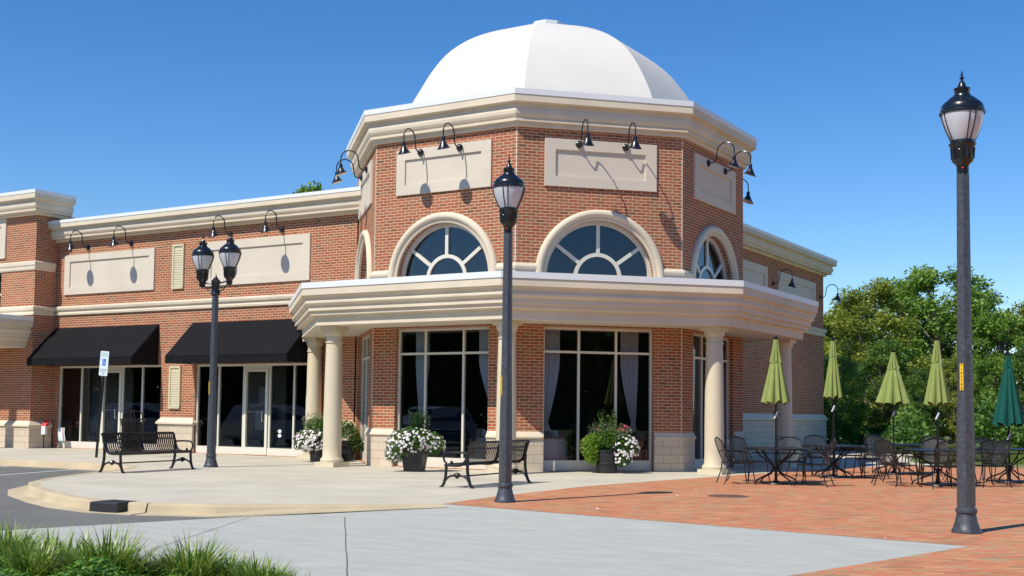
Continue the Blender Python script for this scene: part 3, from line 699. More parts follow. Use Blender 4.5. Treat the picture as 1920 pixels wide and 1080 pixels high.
# ------------------------------------------------------------------ gooseneck wall lamps
def make_wall_lamp():
    e = empty('wall_lamp')
    mb = MB(); mb.tube([(0,0,0),(0,-.03,0),(0,-.055,0),(0,-.07,0)], [.085,.085,.06,.025], 20); mb.build('wall_plate', 'black', e)
    mb = MB(); pts = [(0,-.05,0),(0,-.14,.005),(0,-.20,.04),(0,-.23,.12),(0,-.245,.25)]
    pts += [(0,-.475+.23*math.cos(t),.27+.22*math.sin(t)) for t in [math.pi*i/14 for i in range(15)]] + [(0,-.705,.2),(0,-.705,.10)]
    mb.tube(pts, .0165, 8); mb.build('arm', 'black', e)
    # shade with a slanting rim, low on the outer side
    mb = MB(); O = Vector((0,-.705,.11))
    def rows_of(prof, n=24):
        return [[(O.x+r*math.cos(2*math.pi*j/n), O.y+r*math.sin(2*math.pi*j/n)+.02*(h/.27), O.z-h+r*math.sin(2*math.pi*j/n)*.36*max(0,h-.08)/.19) for j in range(n)] for r, h in prof]
    mb.grid(rows_of([(.001,-.02),(.038,-.02),(.046,.0),(.05,.09),(.06,.10),(.08,.145),(.11,.20),(.15,.255),(.168,.268)]), True, True)
    sh = mb.build('shade', 'black', e)
    mb = MB(); mb.grid(rows_of([(.166,.269),(.146,.253),(.105,.198),(.07,.14),(.03,.12),(.001,.12)]), True, True); mb.build('shade_lining', 'lamp_in', sh)
    return e
wl0 = make_wall_lamp(); used = False
def wall_lamp(F, x, z, label):
    global used
    o = wl0 if not used else copy_tree(wl0); used = True
    p = F.T(x, .05 if F in (FW,FFL,FF,FFR) else 0, z); o.location = p; o.rotation_euler = (0,0, math.atan2(F.n.y, F.n.x)+math.pi/2)
    tag(o, label, 'wall lamp', 'black gooseneck lamps on the brick walls')
for F, fn in ((FW,'narrow far-left face of the tower'),(FFL,'left front face of the tower, above the arched window beside the central street lamp'),(FF,'middle face of the domed tower'),(FFR,'shaded right face of the domed tower')):
    for x, s in ((-.66 if F is FFL else -.57,'left'),(.50 if F is FFL else .6,'right')):
        wall_lamp(F, x, 7.765, f'{s} black gooseneck lamp on the {fn}' if F is not FFL else f'{s} gooseneck lamp on the sunlit left front tower face')
wall_lamp(FNE, -.9, 7.2 if False else 7.6, 'gooseneck lamp jutting out beyond the right edge of the tower')
for x, l in ((-16.15,'gooseneck lamp nearest the left end of the low wing'),(-14.06,'gooseneck lamp over the wing sign panel, just left of the cream louvred vent'),(-9.67,'gooseneck lamp on the wing wall just behind the twin headed street lamp'),(-7.58,'gooseneck lamp on the left wing closest to the tower')):
    wall_lamp(LWp, x, 6.70, l)
wall_lamp(RWp, 12.1, 6.07, 'gooseneck lamp beside the sign panels of the shaded right wing'); wall_lamp(RWp, 17.7, 6.07, 'gooseneck lamp at the far right corner of the building against the sky')

# ------------------------------------------------------------------ street lamps
def luminaire(parent, x=0, y=0, z=0):
    """top part, z=0 at the bottom of the black neck"""
    O = (x, y, z)
    mb = MB(); mb.lathe([(.001,0),(.068,0),(.072,.05),(.072,.10),(.085,.13),(.12,.16),(.13,.20),(.135,.33),(.158,.36),(.16,.38),(.14,.39),(.14,.415),(.001,.42)], O, 24)
    for j in range(16):
        t = 2*math.pi*j/16; mb.tube([(x+.128*math.cos(t),y+.128*math.sin(t),z+.19),(x+.137*math.cos(t),y+.137*math.sin(t),z+.33)], .008, 5)
    fit = mb.build('fitter', 'black', parent)
    mb = MB(); mb.lathe([(.13,.41),(.165,.47),(.205,.56),(.235,.65),(.25,.72),(.252,.75)], O, 32); gb = mb.build('globe', 'globe', parent)
    mb = MB()
    for j in range(4):
        for dt in (-.16,.16):
            t = 2*math.pi*j/4 + dt + .5
            mb.tube([(x+(r+.006)*math.cos(t+dt*(.6-zz)*.4),y+(r+.006)*math.sin(t+dt*(.6-zz)*.4),z+zz) for r,zz in ((.135,.40),(.165,.47),(.205,.56),(.235,.65),(.25,.72),(.255,.76))], .007, 5)
    mb.build('globe_rib', 'black', gb)
    mb = MB(); mb.lathe([(.262,.735),(.266,.75),(.262,.775),(.25,.78),(.255,.80),(.238,.85),(.21,.885),(.195,.89),(.18,.91),(.14,.945),(.11,.96),(.105,.975),(.088,.985),(.088,1.02),(.098,1.045),(.098,1.06),(.055,1.065),(.05,1.09),(.036,1.13),(.022,1.15),(.012,1.17),(.03,1.185),(.03,1.195),(.01,1.205),(.014,1.23),(.002,1.29)], O, 32)
    for j in range(8):
        t = 2*math.pi*j/8; mb.sphere((x+.258*math.cos(t), y+.258*math.sin(t), z+.755), .013, 5)
    mb.build('hood', 'black', parent)
def octpole(h, r0, r1, parent):
    mb = MB(); mb.lathe([(.17,0),(.172,.03),(.155,.06),(.13,.14),(.112,.22),(.108,.235),(.122,.245),(.126,.27),(.118,.30),(.10,.31),(.098,.33)], (0,0,0), 32); mb.build('pole_base', 'pole', parent)
    mb = MB(); n = 40
    mb.lathe([(r0,.32),(r0*.99,1),(r1*1.15,2.4),(r1,h)], (0,0,0), n, False, mod=lambda t, z: (math.cos(R(22.5))/math.cos((t % R(45))-R(22.5)))); mb.build('pole', 'pole', parent)
def text_mesh(txt, size, m_, name, parent, M4, align='CENTER', sx=1):
    cu = bpy.data.curves.new(name, 'FONT'); cu.body = txt; cu.size = size; cu.align_x = align; cu.align_y = 'CENTER'; cu.resolution_u = 2; cu.offset = size*.02
    t = bpy.data.objects.new('t', cu); COL.objects.link(t); bpy.context.view_layer.update()
    me = bpy.data.meshes.new_from_object(t.evaluated_get(bpy.context.evaluated_depsgraph_get())); bpy.data.objects.remove(t); me.transform(Matrix.Diagonal((sx,1,1,1))); me.transform(M4)
    me.materials.clear(); me.materials.append(M[m_]); o = bpy.data.objects.new(name, me); COL.objects.link(o); o.parent = parent; return o
def label_strip(parent, z0, z1, r, ang, txt='T189788'):
    # yellow strip facing direction ang
    mb = MB(); c, s = math.cos(ang), math.sin(ang); T = lambda x,y,z: (c*y - s*x, s*y + c*x, z)
    mb.box(-.021, r-.01, z0, .021, r+.004, z1, T); lb = mb.build('number_label', 'yellow', parent)
    n = len(txt)
    Rm = Matrix(((-s,0,c,0),(c,0,s,0),(0,1,0,0),(0,0,0,1)))
    for i, ch in enumerate(txt):
        z = z1-(z1-z0)*(i+.5)/n
        M4 = Matrix.Translation((c*(r+.006), s*(r+.006), z)) @ Rm
        text_mesh(ch, .044, 'ink', 'label_digit', lb, M4, sx=.8)
# face towards camera for octagon flats
def lampang(x, y): return math.atan2(CAM.y-y, CAM.x-x)
def single_lamp(x, y, s, label):
    e = empty('street_lamp', (x,y,0), 0, label=label, cat='street lamp', group='black street lamps on the plaza')
    octpole(4.32, .105, .072, e); luminaire(e, 0, 0, 4.31)
    a = lampang(x,y) - R(15); label_strip(e, 1.70, 2.02, .094, R(-112.5)); e.rotation_euler = (0,0,R(10.5) if x > 10 else R(-10))
    mb = MB(); a = lampang(x,y)-R(10); mb.sphere((.072*math.cos(a), .072*math.sin(a), 4.385), .012, 6); mb.build('photocell_dot', 'red', e)
    mb = MB(); mb.sphere((.135*math.cos(a-.3), .135*math.sin(a-.3), 4.60), .011, 6); mb.build('screw', 'chrome', e)
    e.scale = (s,s,s); return e
single_lamp(13.69, -13.74, 1.0, 'tall lamp post with one frosted globe standing alone at the right on the brick plaza')
l2 = single_lamp(6.89, -13.18, .958, 'tall lamp post with one frosted globe in front of the tower, beside the right bench')
e = empty('street_lamp', (-4.23,-8.35,0), 0, label='street lamp with two globes on a crossarm, right of the left bench', cat='street lamp', group='black street lamps on the plaza')
octpole(4.1, .105, .075, e)
mb = MB(); mb.lathe([(.001,4.08),(.10,4.08),(.115,4.10),(.10,4.14),(.095,4.17),(.10,4.38),(.115,4.40),(.10,4.42),(.06,4.46),(.04,4.50),(.02,4.53),(.002,4.60)], (0,0,0), 24); mb.build('crossarm_hub', 'black', e)
dx, dy = rt.x*.97-fwd.x*.25, rt.y*.97-fwd.y*.25; AL = .355
for sgn, dz in ((-1,0),(1,.05)):
    mb = MB(); ex, ey = dx*AL*sgn, dy*AL*sgn
    mb.tube([(0,0,4.33),(ex,ey,4.37+dz)], .02, 8); mb.tube([(dx*.09*sgn,dy*.09*sgn,4.16),(dx*.2*sgn,dy*.2*sgn,4.20),(ex,ey,4.36+dz)], .016, 8)
    mb.lathe([(.001,4.22),(.02,4.25),(.045,4.30),(.06,4.36),(.06,4.40)], (ex,ey,dz), 16); mb.sphere((dx*.15*sgn,dy*.15*sgn,4.25), .03, 6); mb.build('crossarm', 'black', e)
    luminaire(e, ex, ey, 4.37+dz-.1)
label_strip(e, 1.72, 2.02, .094, R(-112.5))

# ------------------------------------------------------------------ benches
def make_bench():
    e = empty('park_bench'); L = 1.10
    prof = [(-.33,.80),(-.345,.825),(-.325,.845),(-.30,.83),(-.27,.74),(-.245,.62),(-.215,.52),(-.17,.455),(-.10,.425),(0,.415),(.12,.42),(.20,.435),(.235,.43),(.25,.405),(.235,.38)]
    mb = MB(); n = 34
    for i in range(n):
        x = -L+.045+(2*L-.09)*i/(n-1)
        a = [(x-.0215, y, z) for y, z in prof]; b = [(x+.0215, y, z) for y, z in prof]
        mb.grid([a, b], smooth=False); mb.grid([[(p[0],p[1]+.006,p[2]-.009) for p in b],[(p[0],p[1]+.006,p[2]-.009) for p in a]], smooth=False)
    mb.build('slats', 'iron', e)
    mb = MB()
    for y, z in ((-.335,.82),(-.262,.70),(-.10,.41),(.235,.40)): mb.tube([(-L,y,z),(L,y,z)], .016, 8)
    mb.tube([(-L+.02,-.02,.20),(L-.02,-.02,.20)], .014, 8); mb.build('rail', 'iron', e)
    for sx in (-1, 0, 1):
        x = sx*L
        mb = MB()
        def bar(pts, hw=.022, th=.016):
            mb.tube([(x,y,z) for y,z in pts], th, 8)
        bar([(-.335,.82),(-.30,.78),(-.262,.64),(-.235,.54),(-.19,.46),(-.10,.41),(0,.40),(.12,.405),(.23,.40)], th=.03)
        if sx:
            bar([(-.25,.56),(-.245,.42),(-.25,.30),(-.27,.18),(-.31,.06),(-.35,.012)], th=.03); bar([(.20,.40),(.205,.30),(.215,.18),(.25,.06),(.29,.012)], th=.028)
            bar([(-.33,.012),(-.40,.012)], th=.012); bar([(.27,.012),(.34,.012)], th=.012)
            bar([(-.29,.09),(-.24,.17),(-.16,.21),(-.03,.225),(.10,.21),(.18,.17),(.24,.09)], th=.02)
            mb.lathe([(.001,-.065),(.06,-.02),(.07,.01),(.05,.04),(.001,.055)], (x,-.03,.22), 8)
            bar([(-.26,.62),(-.15,.635),(.05,.64),(.19,.63),(.25,.585),(.26,.52),(.235,.46),(.20,.44)], th=.02)
            mb.sphere((x,.09,.455), .03, 6)
        mb.build('end_frame' if sx else 'centre_frame', 'iron', e)
    return e
b0 = make_bench()
def camg(lat, dep): f = Vector((math.sin(YAW), math.cos(YAW))); r = Vector((math.cos(YAW), -math.sin(YAW))); return Vector((CAM.x, CAM.y)) + f*dep + r*lat
def place_bench(o, lat, dep, dl, dd, label):
    """centre in camera ground frame and facing direction"""
    c = camg(lat, dep); f = Vector((math.sin(YAW), math.cos(YAW))); r = Vector((math.cos(YAW), -math.sin(YAW))); d = (r*dl+f*dd).normalized()
    o.location = (c.x, c.y, .0); o.rotation_euler = (0,0, math.atan2(d.y, d.x)-math.pi/2); tag(o, label, 'bench', 'black metal slatted benches')
place_bench(b0, (-741/FPX*25.2 + -613/FPX*27.15)/2, 26.2, .905, -.425, 'black slatted metal bench at the left, facing right, in front of the shops')
b1 = copy_tree(b0); place_bench(b1, (-104/FPX*21.6 + 8/FPX*23.7)/2, 22.65, -.87, .48, 'black slatted metal bench seen from behind, partly hidden by the central street lamp')

# ------------------------------------------------------------------ planters
def flowers(parent, pts, r=.028, m_='petal', name='flower'):
    n = len(pts); P = np.array(pts); C=[];A=[];B=[]
    for k in range(5):
        N = P[:,3:6]; a, b = leaf_axes(n, r, N=N+rand_dirs(n)*.35); C.append(P[:,:3]+rand_dirs(n)*r*.35); A.append(a*.8); B.append(b*1.4)
    o = quads_obj(name, np.vstack(C), np.vstack(A), np.vstack(B), rng.random(5*n), m_, parent); o['kind'] = 'stuff'; return o
def blob_leaves(parent, name, m_, blobs, n, size, up=.4):
    """blobs = [(cx,cy,cz,rx,ry,rz)]"""
    per = n//len(blobs); C = []
    for b in blobs:
        d = rand_dirs(per); rad = (.55+.5*rng.random((per,1))**.5); C.append(np.array(b[:3]) + d*rad*np.array(b[3:6]))
    C = np.vstack(C); a, b_ = leaf_axes(len(C), size, flat=up)
    o = quads_obj(name, C, a, b_, np.clip(rng.random(len(C)), 0, 1), m_, parent); o['kind'] = 'stuff'; return o
def shell_pts(c, r, n, lo=-.5):
    out = []
    while len(out) < n:
        d = rand_dirs(1)[0]
        if d[2] < lo: continue
        p = np.array(c)+d*np.array(r)*(.96+.12*rng.random()); out.append([*p, *d])
    return out
def planter(loc, label, square=True, kind=0, s=1):
    e = empty('flower_planter', loc, 0, label=label, cat='planter', group='dark pots of flowers by the tower')
    mb = MB()
    if square:
        q = [(1,1),(-1,1),(-1,-1),(1,-1)]; rz = R(20)
        def ringp(r, z): return [((x*math.cos(rz)-y*math.sin(rz))*r, (x*math.sin(rz)+y*math.cos(rz))*r, z) for x, y in q]
        mb.grid([ringp(.001,.0),ringp(.19,0),ringp(.255,.46),ringp(.275,.47),ringp(.275,.52),ringp(.24,.52),ringp(.23,.46),ringp(.001,.46)], True, False)
    else: mb.lathe([(.001,0),(.23,0),(.24,.03),(.255,.20),(.27,.21),(.27,.235),(.258,.245),(.285,.40),(.30,.42),(.30,.45),(.285,.46),(.29,.50),(.31,.51),(.31,.55),(.28,.55),(.26,.50),(.001,.5)], (0,0,0), 28)
    mb.build('pot', 'pot', e)
    r = Vector((math.cos(YAW), -math.sin(YAW))); f = Vector((math.sin(YAW), math.cos(YAW)))
    def P(lat, dep, z): v = r*lat+f*dep; return (v.x, v.y, z)
    if kind == 0:   # mound of white flowers, rosemary behind
        bl = [(*P(-.22,-.12,.62),.40,.38,.30),(*P(.08,-.1,.70),.40,.38,.26),(*P(.36,.05,.62),.30,.28,.26),(*P(-.42,-.1,.42),.22,.24,.24),(*P(-.1,-.05,.80),.30,.3,.2)]
        blob_leaves(e, 'foliage', 'leafD', bl, 5200, .024)
        fl = []
        for c, rr, k in ((P(-.22,-.12,.60),(.44,.42,.33),190),(P(.08,-.12,.68),(.40,.42,.28),110),(P(.38,.05,.60),(.32,.30,.28),60),(P(-.46,-.1,.36),(.2,.24,.26),70)): fl += [p for p in shell_pts(c, rr, k) if p[2] > .12]
        flowers(e, fl, .03, 'petal', 'flower_heads')
        C = []
        for i in range(60):
            a = rng.random()*6.28; q = rng.random()*.17; base = np.array(P(.08+q*math.cos(a), .1+q*math.sin(a), .8)); tip = base+np.array([.12*math.cos(a)*rng.random(), .12*math.sin(a)*rng.random(), .28+.32*rng.random()])
            for t in np.linspace(0,1,26): C.append(base*(1-t)+tip*t+rng.normal(size=3)*.012)
        C = np.array(C); a, b = leaf_axes(len(C), .028); quads_obj('rosemary', C, a, b, rng.random(len(C)), 'leafE', e)
    elif kind == 1: # mixed: lime trailing left, white petunias right, pink, upright dark stems
        blob_leaves(e, 'foliage', 'leafD', [(*P(-.05,-.05,.78),.40,.36,.24),(*P(.15,0,.86),.34,.3,.24)], 3000, .026)
        blob_leaves(e, 'trailing_foliage', 'lime_leaf', [(*P(-.40,-.12,.62),.24,.22,.26),(*P(-.36,-.14,.42),.17,.18,.24),(*P(-.3,-.1,.78),.2,.2,.16)], 2400, .024)
        blob_leaves(e, 'airy_foliage', 'silver_leaf', [(*P(-.15,-.02,1.02),.34,.3,.2),(*P(.22,0,.98),.38,.3,.2)], 1500, .016)
        blob_leaves(e, 'petunia_foliage', 'leafC', [(*P(.42,-.1,.60),.30,.26,.28),(*P(.36,-.15,.36),.2,.2,.2)], 1800, .026)
        fl = [p for p in shell_pts(P(.42,-.12,.58),(.34,.30,.34),105) if p[2] > .1]; fl += [p for p in shell_pts(P(.36,-.15,.33),(.22,.22,.22),45)]; flowers(e, fl, .034, 'petal', 'flower_heads')
        fl = shell_pts(P(.38,-.02,1.02),(.13,.13,.14),9)+shell_pts(P(0,-.1,1.0),(.35,.2,.08),4); flowers(e, fl, .03, 'pink', 'pink_flower_heads')
        C = []
        for i in range(46):
            lt = (-.12 if i % 2 else .16); base = np.array(P(lt+.1*rng.normal()*.6, .08*rng.normal(), .85)); tip = base+np.array([.05*rng.normal(), .05*rng.normal(), .36+.34*rng.random()])
            for t in np.linspace(0,1,26): C.append(base*(1-t)+tip*t+rng.normal(size=3)*.014)
        C = np.array(C); a, b = leaf_axes(len(C), .028); quads_obj('upright_foliage', C, a, b, rng.random(len(C)), 'leafC', e)
    elif kind == 2:
        blob_leaves(e, 'foliage', 'leafD', [(*P(-.05,0,.74),.40,.36,.22),(*P(-.3,-.1,.52),.28,.28,.28),(*P(.2,0,.66),.3,.3,.24),(*P(-.1,.05,.92),.3,.26,.16)], 3800, .026)
        blob_leaves(e, 'airy_foliage', 'silver_leaf', [(*P(-.2,0,1.02),.28,.26,.2),(*P(0,.05,1.0),.2,.2,.2)], 900, .018)
        fl = [p for p in shell_pts(P(-.28,-.12,.46),(.38,.34,.32),150) if p[2] > .1]+shell_pts(P(-.1,-.1,.5),(.42,.35,.34),90); flowers(e, fl, .033, 'petal', 'flower_heads')
    else:
        blob_leaves(e, 'foliage', 'leafC', [(*P(.1,0,.66),.36,.34,.28),(*P(.3,-.05,.48),.22,.22,.24),(*P(0,0,.92),.28,.26,.2)], 3200, .028)
        blob_leaves(e, 'airy_foliage', 'silver_leaf', [(*P(.1,0,.82),.28,.26,.2)], 800, .02)
        fl = shell_pts(P(.42,-.05,.45),(.16,.16,.2),22); flowers(e, fl, .03, 'petal', 'flower_heads')
    e.scale = (s,s,s); return e
g = ground_at(777,884); planter((g.x,g.y,0), 'square dark pot overflowing with white flowers before the left front tower window', True, 0, 1.02)
g = ground_at(1137,887); planter((g.x,g.y,0), 'round dark pot with lime foliage, red blooms and white petunias before the middle tower window', False, 1, .98)
g = ground_at(600,866); planter((g.x,g.y,0), 'pot of white petunias half hidden on the left of the front left column', False, 2, 1.08)
g = ground_at(646,863.5); planter((g.x,g.y,0), 'leafy dark pot showing on the right of the front left column', False, 3, .98)

# ------------------------------------------------------------------ patio sets
def make_table():
    e = empty('patio_table'); mb = MB(); mb.lathe([(.02,.725),(.66,.725),(.685,.72),(.69,.705),(.685,.69),(.66,.695),(.02,.70)], (0,0,0), 40); mb.build('tabletop', 'iron', e)
    for k in range(4):
        a = R(45+90*k); mb = MB()
        mb.tube([(r*math.cos(a), r*math.sin(a), z) for r, z in ((.48,.70),(.44,.62),(.30,.52),(.16,.44),(.07,.36),(.07,.28),(.17,.20),(.34,.14),(.46,.09),(.50,.03),(.50,.0))], .0165, 8); mb.build('leg', 'iron', e)
    mb = MB(); mb.lathe([(.075,.34),(.088,.33),(.088,.31),(.075,.30)], (0,0,0), 16); mb.tube([(.48*math.cos(t),.48*math.sin(t),.62) for t in [2*math.pi*i/28 for i in range(29)]], .008, 6)
    mb.build('ring', 'iron', e); return e
def make_chair():
    e = empty('patio_chair'); w_ = .27
    # faces +y (front)
    mb = MB(); mb.face([(-w_,-.22,.42),(w_,-.22,.42),(w_,.05,.405),(-w_,.05,.405)]); mb.face([(-w_,.05,.405),(w_,.05,.405),(w_,.25,.42),(-w_,.25,.42)]); mb.build('seat', 'mesh', e)
    mb = MB(); mb.tube([(-w_,-.22,.42),(w_,-.22,.42),(w_,.26,.42),(-w_,.26,.42),(-w_,-.22,.42)], .011, 6); mb.build('seat_frame', 'iron', e)
    mb = MB(); rows = []
    for t in np.linspace(0,1,7):
        z = .46+.40*t; y = -.22-.15*t; wd = .20+.05*math.sin(t*2.6); topz = z + (0.05 if t > .99 else 0)
        rows.append([(x*wd, y-.03*(1-x*x), z+(.06*(1-x*x)*t*t)-(.05*(1-x*x)*(1-t)**2)) for x in np.linspace(-1,1,9)])
    mb.grid(rows, smooth=True); mb.build('backrest', 'mesh', e)
    mb = MB(); mb.tube(rows[-1], .013, 6); mb.tube(rows[0], .009, 6)
    for s in (0,-1): mb.tube([r[s] for r in rows], .012, 6)
    mb.tube([(-.215,-.205,.42),(-.2,-.21,.46)], .012, 6); mb.tube([(.215,-.205,.42),(.2,-.21,.46)], .012, 6)
    mb.build('back_frame', 'iron', e)
    for s in (-1,1):
        mb = MB(); mb.tube([(s*.235,-.29,.645),(s*.29,-.12,.66),(s*.30,.08,.655),(s*.295,.20,.61),(s*.28,.235,.52),(s*.272,.24,.42)], .012, 6); mb.build('armrest', 'iron', e)
        mb = MB(); mb.tube([(s*.265,.25,.42),(s*.275,.265,.25),(s*.29,.30,.06),(s*.30,.315,.0)], .0115, 6); mb.build('leg', 'iron', e)
        mb = MB(); mb.tube([(s*.265,-.21,.42),(s*.27,-.235,.25),(s*.285,-.30,.06),(s*.29,-.33,.0)], .0115, 6); mb.build('leg', 'iron', e)
    return e
def zpx(p, v):   # height over ground point p seen at image row v
    d = Vector((p[0]-CAM.x, p[1]-CAM.y)).dot(Vector((math.sin(YAW), math.cos(YAW))))
    lo, hi = 0, 12
    for _ in range(30):
        m_ = (lo+hi)/2; q = Vector((p[0], p[1], m_))-CAM; vv = 642.05-FPX*q.dot(up)/q.dot(fwd)
        if vv > v: lo = m_
        else: hi = m_
    return m_
def umbrella(loc, label, vf, vt, vm, vb, rb, m_='lime', fold=.20, n=8):
    e = empty('patio_umbrella', loc, 0, label=label, cat='umbrella', group='closed umbrellas over the patio tables')
    zf, zt, zm, zb = [zpx(loc, v) for v in (vf, vt, vm, vb)]
    mb = MB(); mb.tube([(0,0,.05),(0,0,zf-.08)], .021, 10); mb.sphere((0,0,zf-.05), .028, 8); mb.lathe([(.03,zt-.0),(.045,zt+.02),(.045,zt+.05),(.02,zt+.07)], (0,0,0), 12); mb.build('pole', 'iron', e)
    mb = MB(); mb.lathe([(.001,.07),(.06,.07),(.07,.05),(.27,.035),(.29,.006)], (0,0,0), 28); mb.lathe([(.03,.05),(.032,.30)], (0,0,0), 12); mb.build('umbrella_base', 'iron', e)
    ph = rng.random()*3
    def cloth(z1, z0, r1, r0, name, seed, pw=1.0):
        mb = MB(); rows = []; N = 96; K = 9; rr = np.random.default_rng(seed); irr = rr.random(N)*.0
        jit = np.interp(np.linspace(0,2*math.pi,N,endpoint=False), np.linspace(0,2*math.pi,11), np.append(rr.random(10), 0)); 
        for t in np.linspace(0,1,12):
            z = z1+(z0-z1)*t; r = r1+(r0-r1)*(t**pw); row = []
            for j in range(N):
                a = 2*math.pi*j/N; amp = (.20+fold*t)
                w_ = abs(math.sin(n/2*a*1.0+ph+.35*math.sin(3*a+seed)))**.7
                rad = r*(1-amp+amp*1.3*w_+.08*(jit[j]-.5)*t)
                zz = z - (.05*(1-w_)+.02*math.sin(5*a+seed))*t**4 + (.035*w_)*t**4
                row.append((rad*math.cos(a), rad*math.sin(a), zz))
            rows.append(row)
        mb.grid(rows, True, True); return mb.build(name, m_, e)
    rm = .055+(rb-.055)*((zt-zm)/(zt-zb))**1.25
    cn = cloth(zm+.05, zb, rm*.86, rb, 'canopy', 3, .95); cloth(zt, zm, .045, rm*1.0, 'canopy_vent', 5, 1.1)
    mb = MB(); z = zb-.22; mb.box(-.035,-.035,z-.06,.035,.035,z+.06); mb.tube([(.03,0,z),(.09,-.03,z-.0),(.10,-.035,z-.05)], .01, 6); mb.build('crank', 'iron', e)
    mb = MB(); a = lampang(loc[0], loc[1]); mb.tube([(.05*math.cos(a)-.03,.05*math.sin(a),z-.09),(.07*math.cos(a)+.03,.07*math.sin(a)-.0,z+.04)], .02, 8); mb.build('crank_handle', 'white', e)
    return e
tb0 = make_table(); ch0 = make_chair()
T = [(1455,908),(1563,896),(1676,889.5),(1759,911),(1893,905)]
TL = ['patio table nearest the tower column, under the leftmost lime umbrella','patio table under the second lime umbrella from the left','far patio table under the broad lime umbrella','patio table just left of the right street lamp','patio table at the right edge under the dark green umbrella']
TP = []
for i, (u, v) in enumerate(T):
    g = ground_at(u, v); TP.append(g); o = tb0 if i == 0 else copy_tree(tb0); o.location = (g.x, g.y, .004); o.rotation_euler = (0,0,R(17*i+10)); tag(o, TL[i], 'table', 'black round metal patio tables')
U = [(627,637,683,756,.265,'leftmost closed lime green umbrella, in front of the right tower column','lime'),(637,640,672,746,.20,'slim closed lime umbrella beside the building corner','lime'),(657,661,695,757,.385,'widest half open lime umbrella among the patio tables','lime'),(637,639,683,758,.235,'closed lime umbrella just left of the right street lamp','lime'),(662,667,693,797,.30,'closed dark green umbrella at the right edge','teal')]
for g, (vf,vt,vm,vb,rb,lab,mm) in zip(TP, U): umbrella((g.x,g.y,.004), lab, vf, vt, vm, vb, rb, mm)
# chairs: (table index, bearing from table in camera frame degrees: 0=right, 90=away, radius, extra turn, label)
CH = [(0,186,.82,0,'left of the nearest table, beside the tower column'),(0,118,.85,5,'behind the left table facing the camera'),(0,60,.95,20,'behind the left table, backrest edge on'),(0,-40,.82,12,'with its back to us, right of the left table'),
(1,-25,.80,-10,'with arched back toward the camera at the second table'),(1,150,.85,0,'behind the second table near the building corner'),(1,35,1.0,0,'right of the second table, partly behind others'),
(2,150,1.05,10,'facing the camera left of the broad lime umbrella'),(2,30,.85,0,'facing the camera right of the broad lime umbrella'),(2,-60,.85,0,'with its back to the camera at the far table'),
(3,200,1.0,8,'left of the table by the right street lamp'),(3,75,.9,-10,'behind the table near the right street lamp'),(3,-12,.95,25,'just right of the right street lamp'),(3,140,.95,0,'between far table and right street lamp'),
(4,165,1.0,0,'left of the table under the dark green umbrella'),(4,15,.95,0,'at the right edge of the photo by the dark green umbrella'),(1,95,.9,0,'directly behind the second table, facing the camera'),(2,95,.9,0,'directly behind the far table, facing the camera'),(3,255,.92,15,'in front of the table by the right street lamp'),(4,95,.9,0,'behind the table under the dark green umbrella'),(4,235,.9,-10,'in front of the dark green umbrella table')]
f2 = Vector((math.sin(YAW), math.cos(YAW))); r2 = Vector((math.cos(YAW), -math.sin(YAW)))
for i, (t, be, rad, tw, lab) in enumerate(CH):
    o = ch0 if i == 0 else copy_tree(ch0); d = r2*math.cos(R(be)) + f2*math.sin(R(be)); c = TP[t]
    o.location = (c.x+d.x*rad, c.y+d.y*rad, .004); o.rotation_euler = (0,0, math.atan2(-d.y, -d.x)-math.pi/2+R(tw)); tag(o, 'black metal mesh armchair '+lab, 'chair', 'black mesh patio armchairs')

# ------------------------------------------------------------------ small street things
g = ground_at(180,858)
sg = empty('parking_sign', (g.x,g.y,0), R(-16), label='leaning disabled parking sign on a dark post behind the left bench', cat='sign')
mb = MB(); mb.box(-.03,-.012,0,.03,.0,2.85); mb.box(-.03,0,0,-.022,.03,2.85); mb.box(.022,0,0,.03,.03,2.85); mb.build('post', 'iron', sg)
mb = MB(); pl = [(x,z) for x,z in arc(.12,2.93-.03,.03,0,math.pi/2,4)+arc(-.12,2.90,.03,math.pi/2,math.pi,4)+arc(-.12,2.28,.03,math.pi,1.5*math.pi,4)+arc(.12,2.28,.03,1.5*math.pi,2*math.pi,4)]
mb.face([(x,-.016,z) for x,z in pl]); mb.face([(x,-.0125,z) for x,z in pl][::-1])
for i in range(len(pl)): a, b = pl[i], pl[(i+1) % len(pl)]; mb.face([(a[0],-.016,a[1]),(a[0],-.0125,a[1]),(b[0],-.0125,b[1]),(b[0],-.016,b[1])])
pn = mb.build('sign_plate', 'signw', sg)
Rs = Matrix(((1,0,0,0),(0,0,-1,0),(0,1,0,0),(0,0,0,1)))
def st(t, z, s, m_): text_mesh(t, s, m_, 'lettering', pn, Matrix.Translation((0,-.0185,z)) @ Rs)
st('RESERVED', 2.865, .052, 'signg'); st('PARKING', 2.80, .056, 'signg'); st('MAXIMUM', 2.42, .05, 'signk'); st('PENALTY', 2.365, .05, 'signk'); st('$250', 2.305, .05, 'signk')
mb = MB(); mb.box(-.062,-.0185,2.53,.062,-.0165,2.72); sy = mb.build('symbol_panel', 'signb', pn)
mb = MB(); mb.tube([(-.012,-.0195,2.695),(-.012,-.0205,2.695)], .011, 12); mb.tube([(-.012,-.020,2.675),(-.010,-.020,2.625),(.022,-.020,2.622),(.036,-.020,2.575)], .0065, 6); mb.tube([(-.011,-.020,2.652),(.02,-.020,2.652)], .005, 6)
mb.tube([(-.006+.034*math.cos(t),-.020,2.60+.034*math.sin(t)) for t in [R(115)+R(245)*i/20 for i in range(21)]], .0055, 6); mb.build('wheelchair_symbol', 'white', pn)
sg.rotation_euler = (0, R(4.2), R(7))
g = Vector((-17.42,-2.75,0))
mk = empty('utility_marker', (-17.40,-2.95,0), R(15), label='small white marker box with slanted red top on a thin post by the left pier', cat='utility marker')
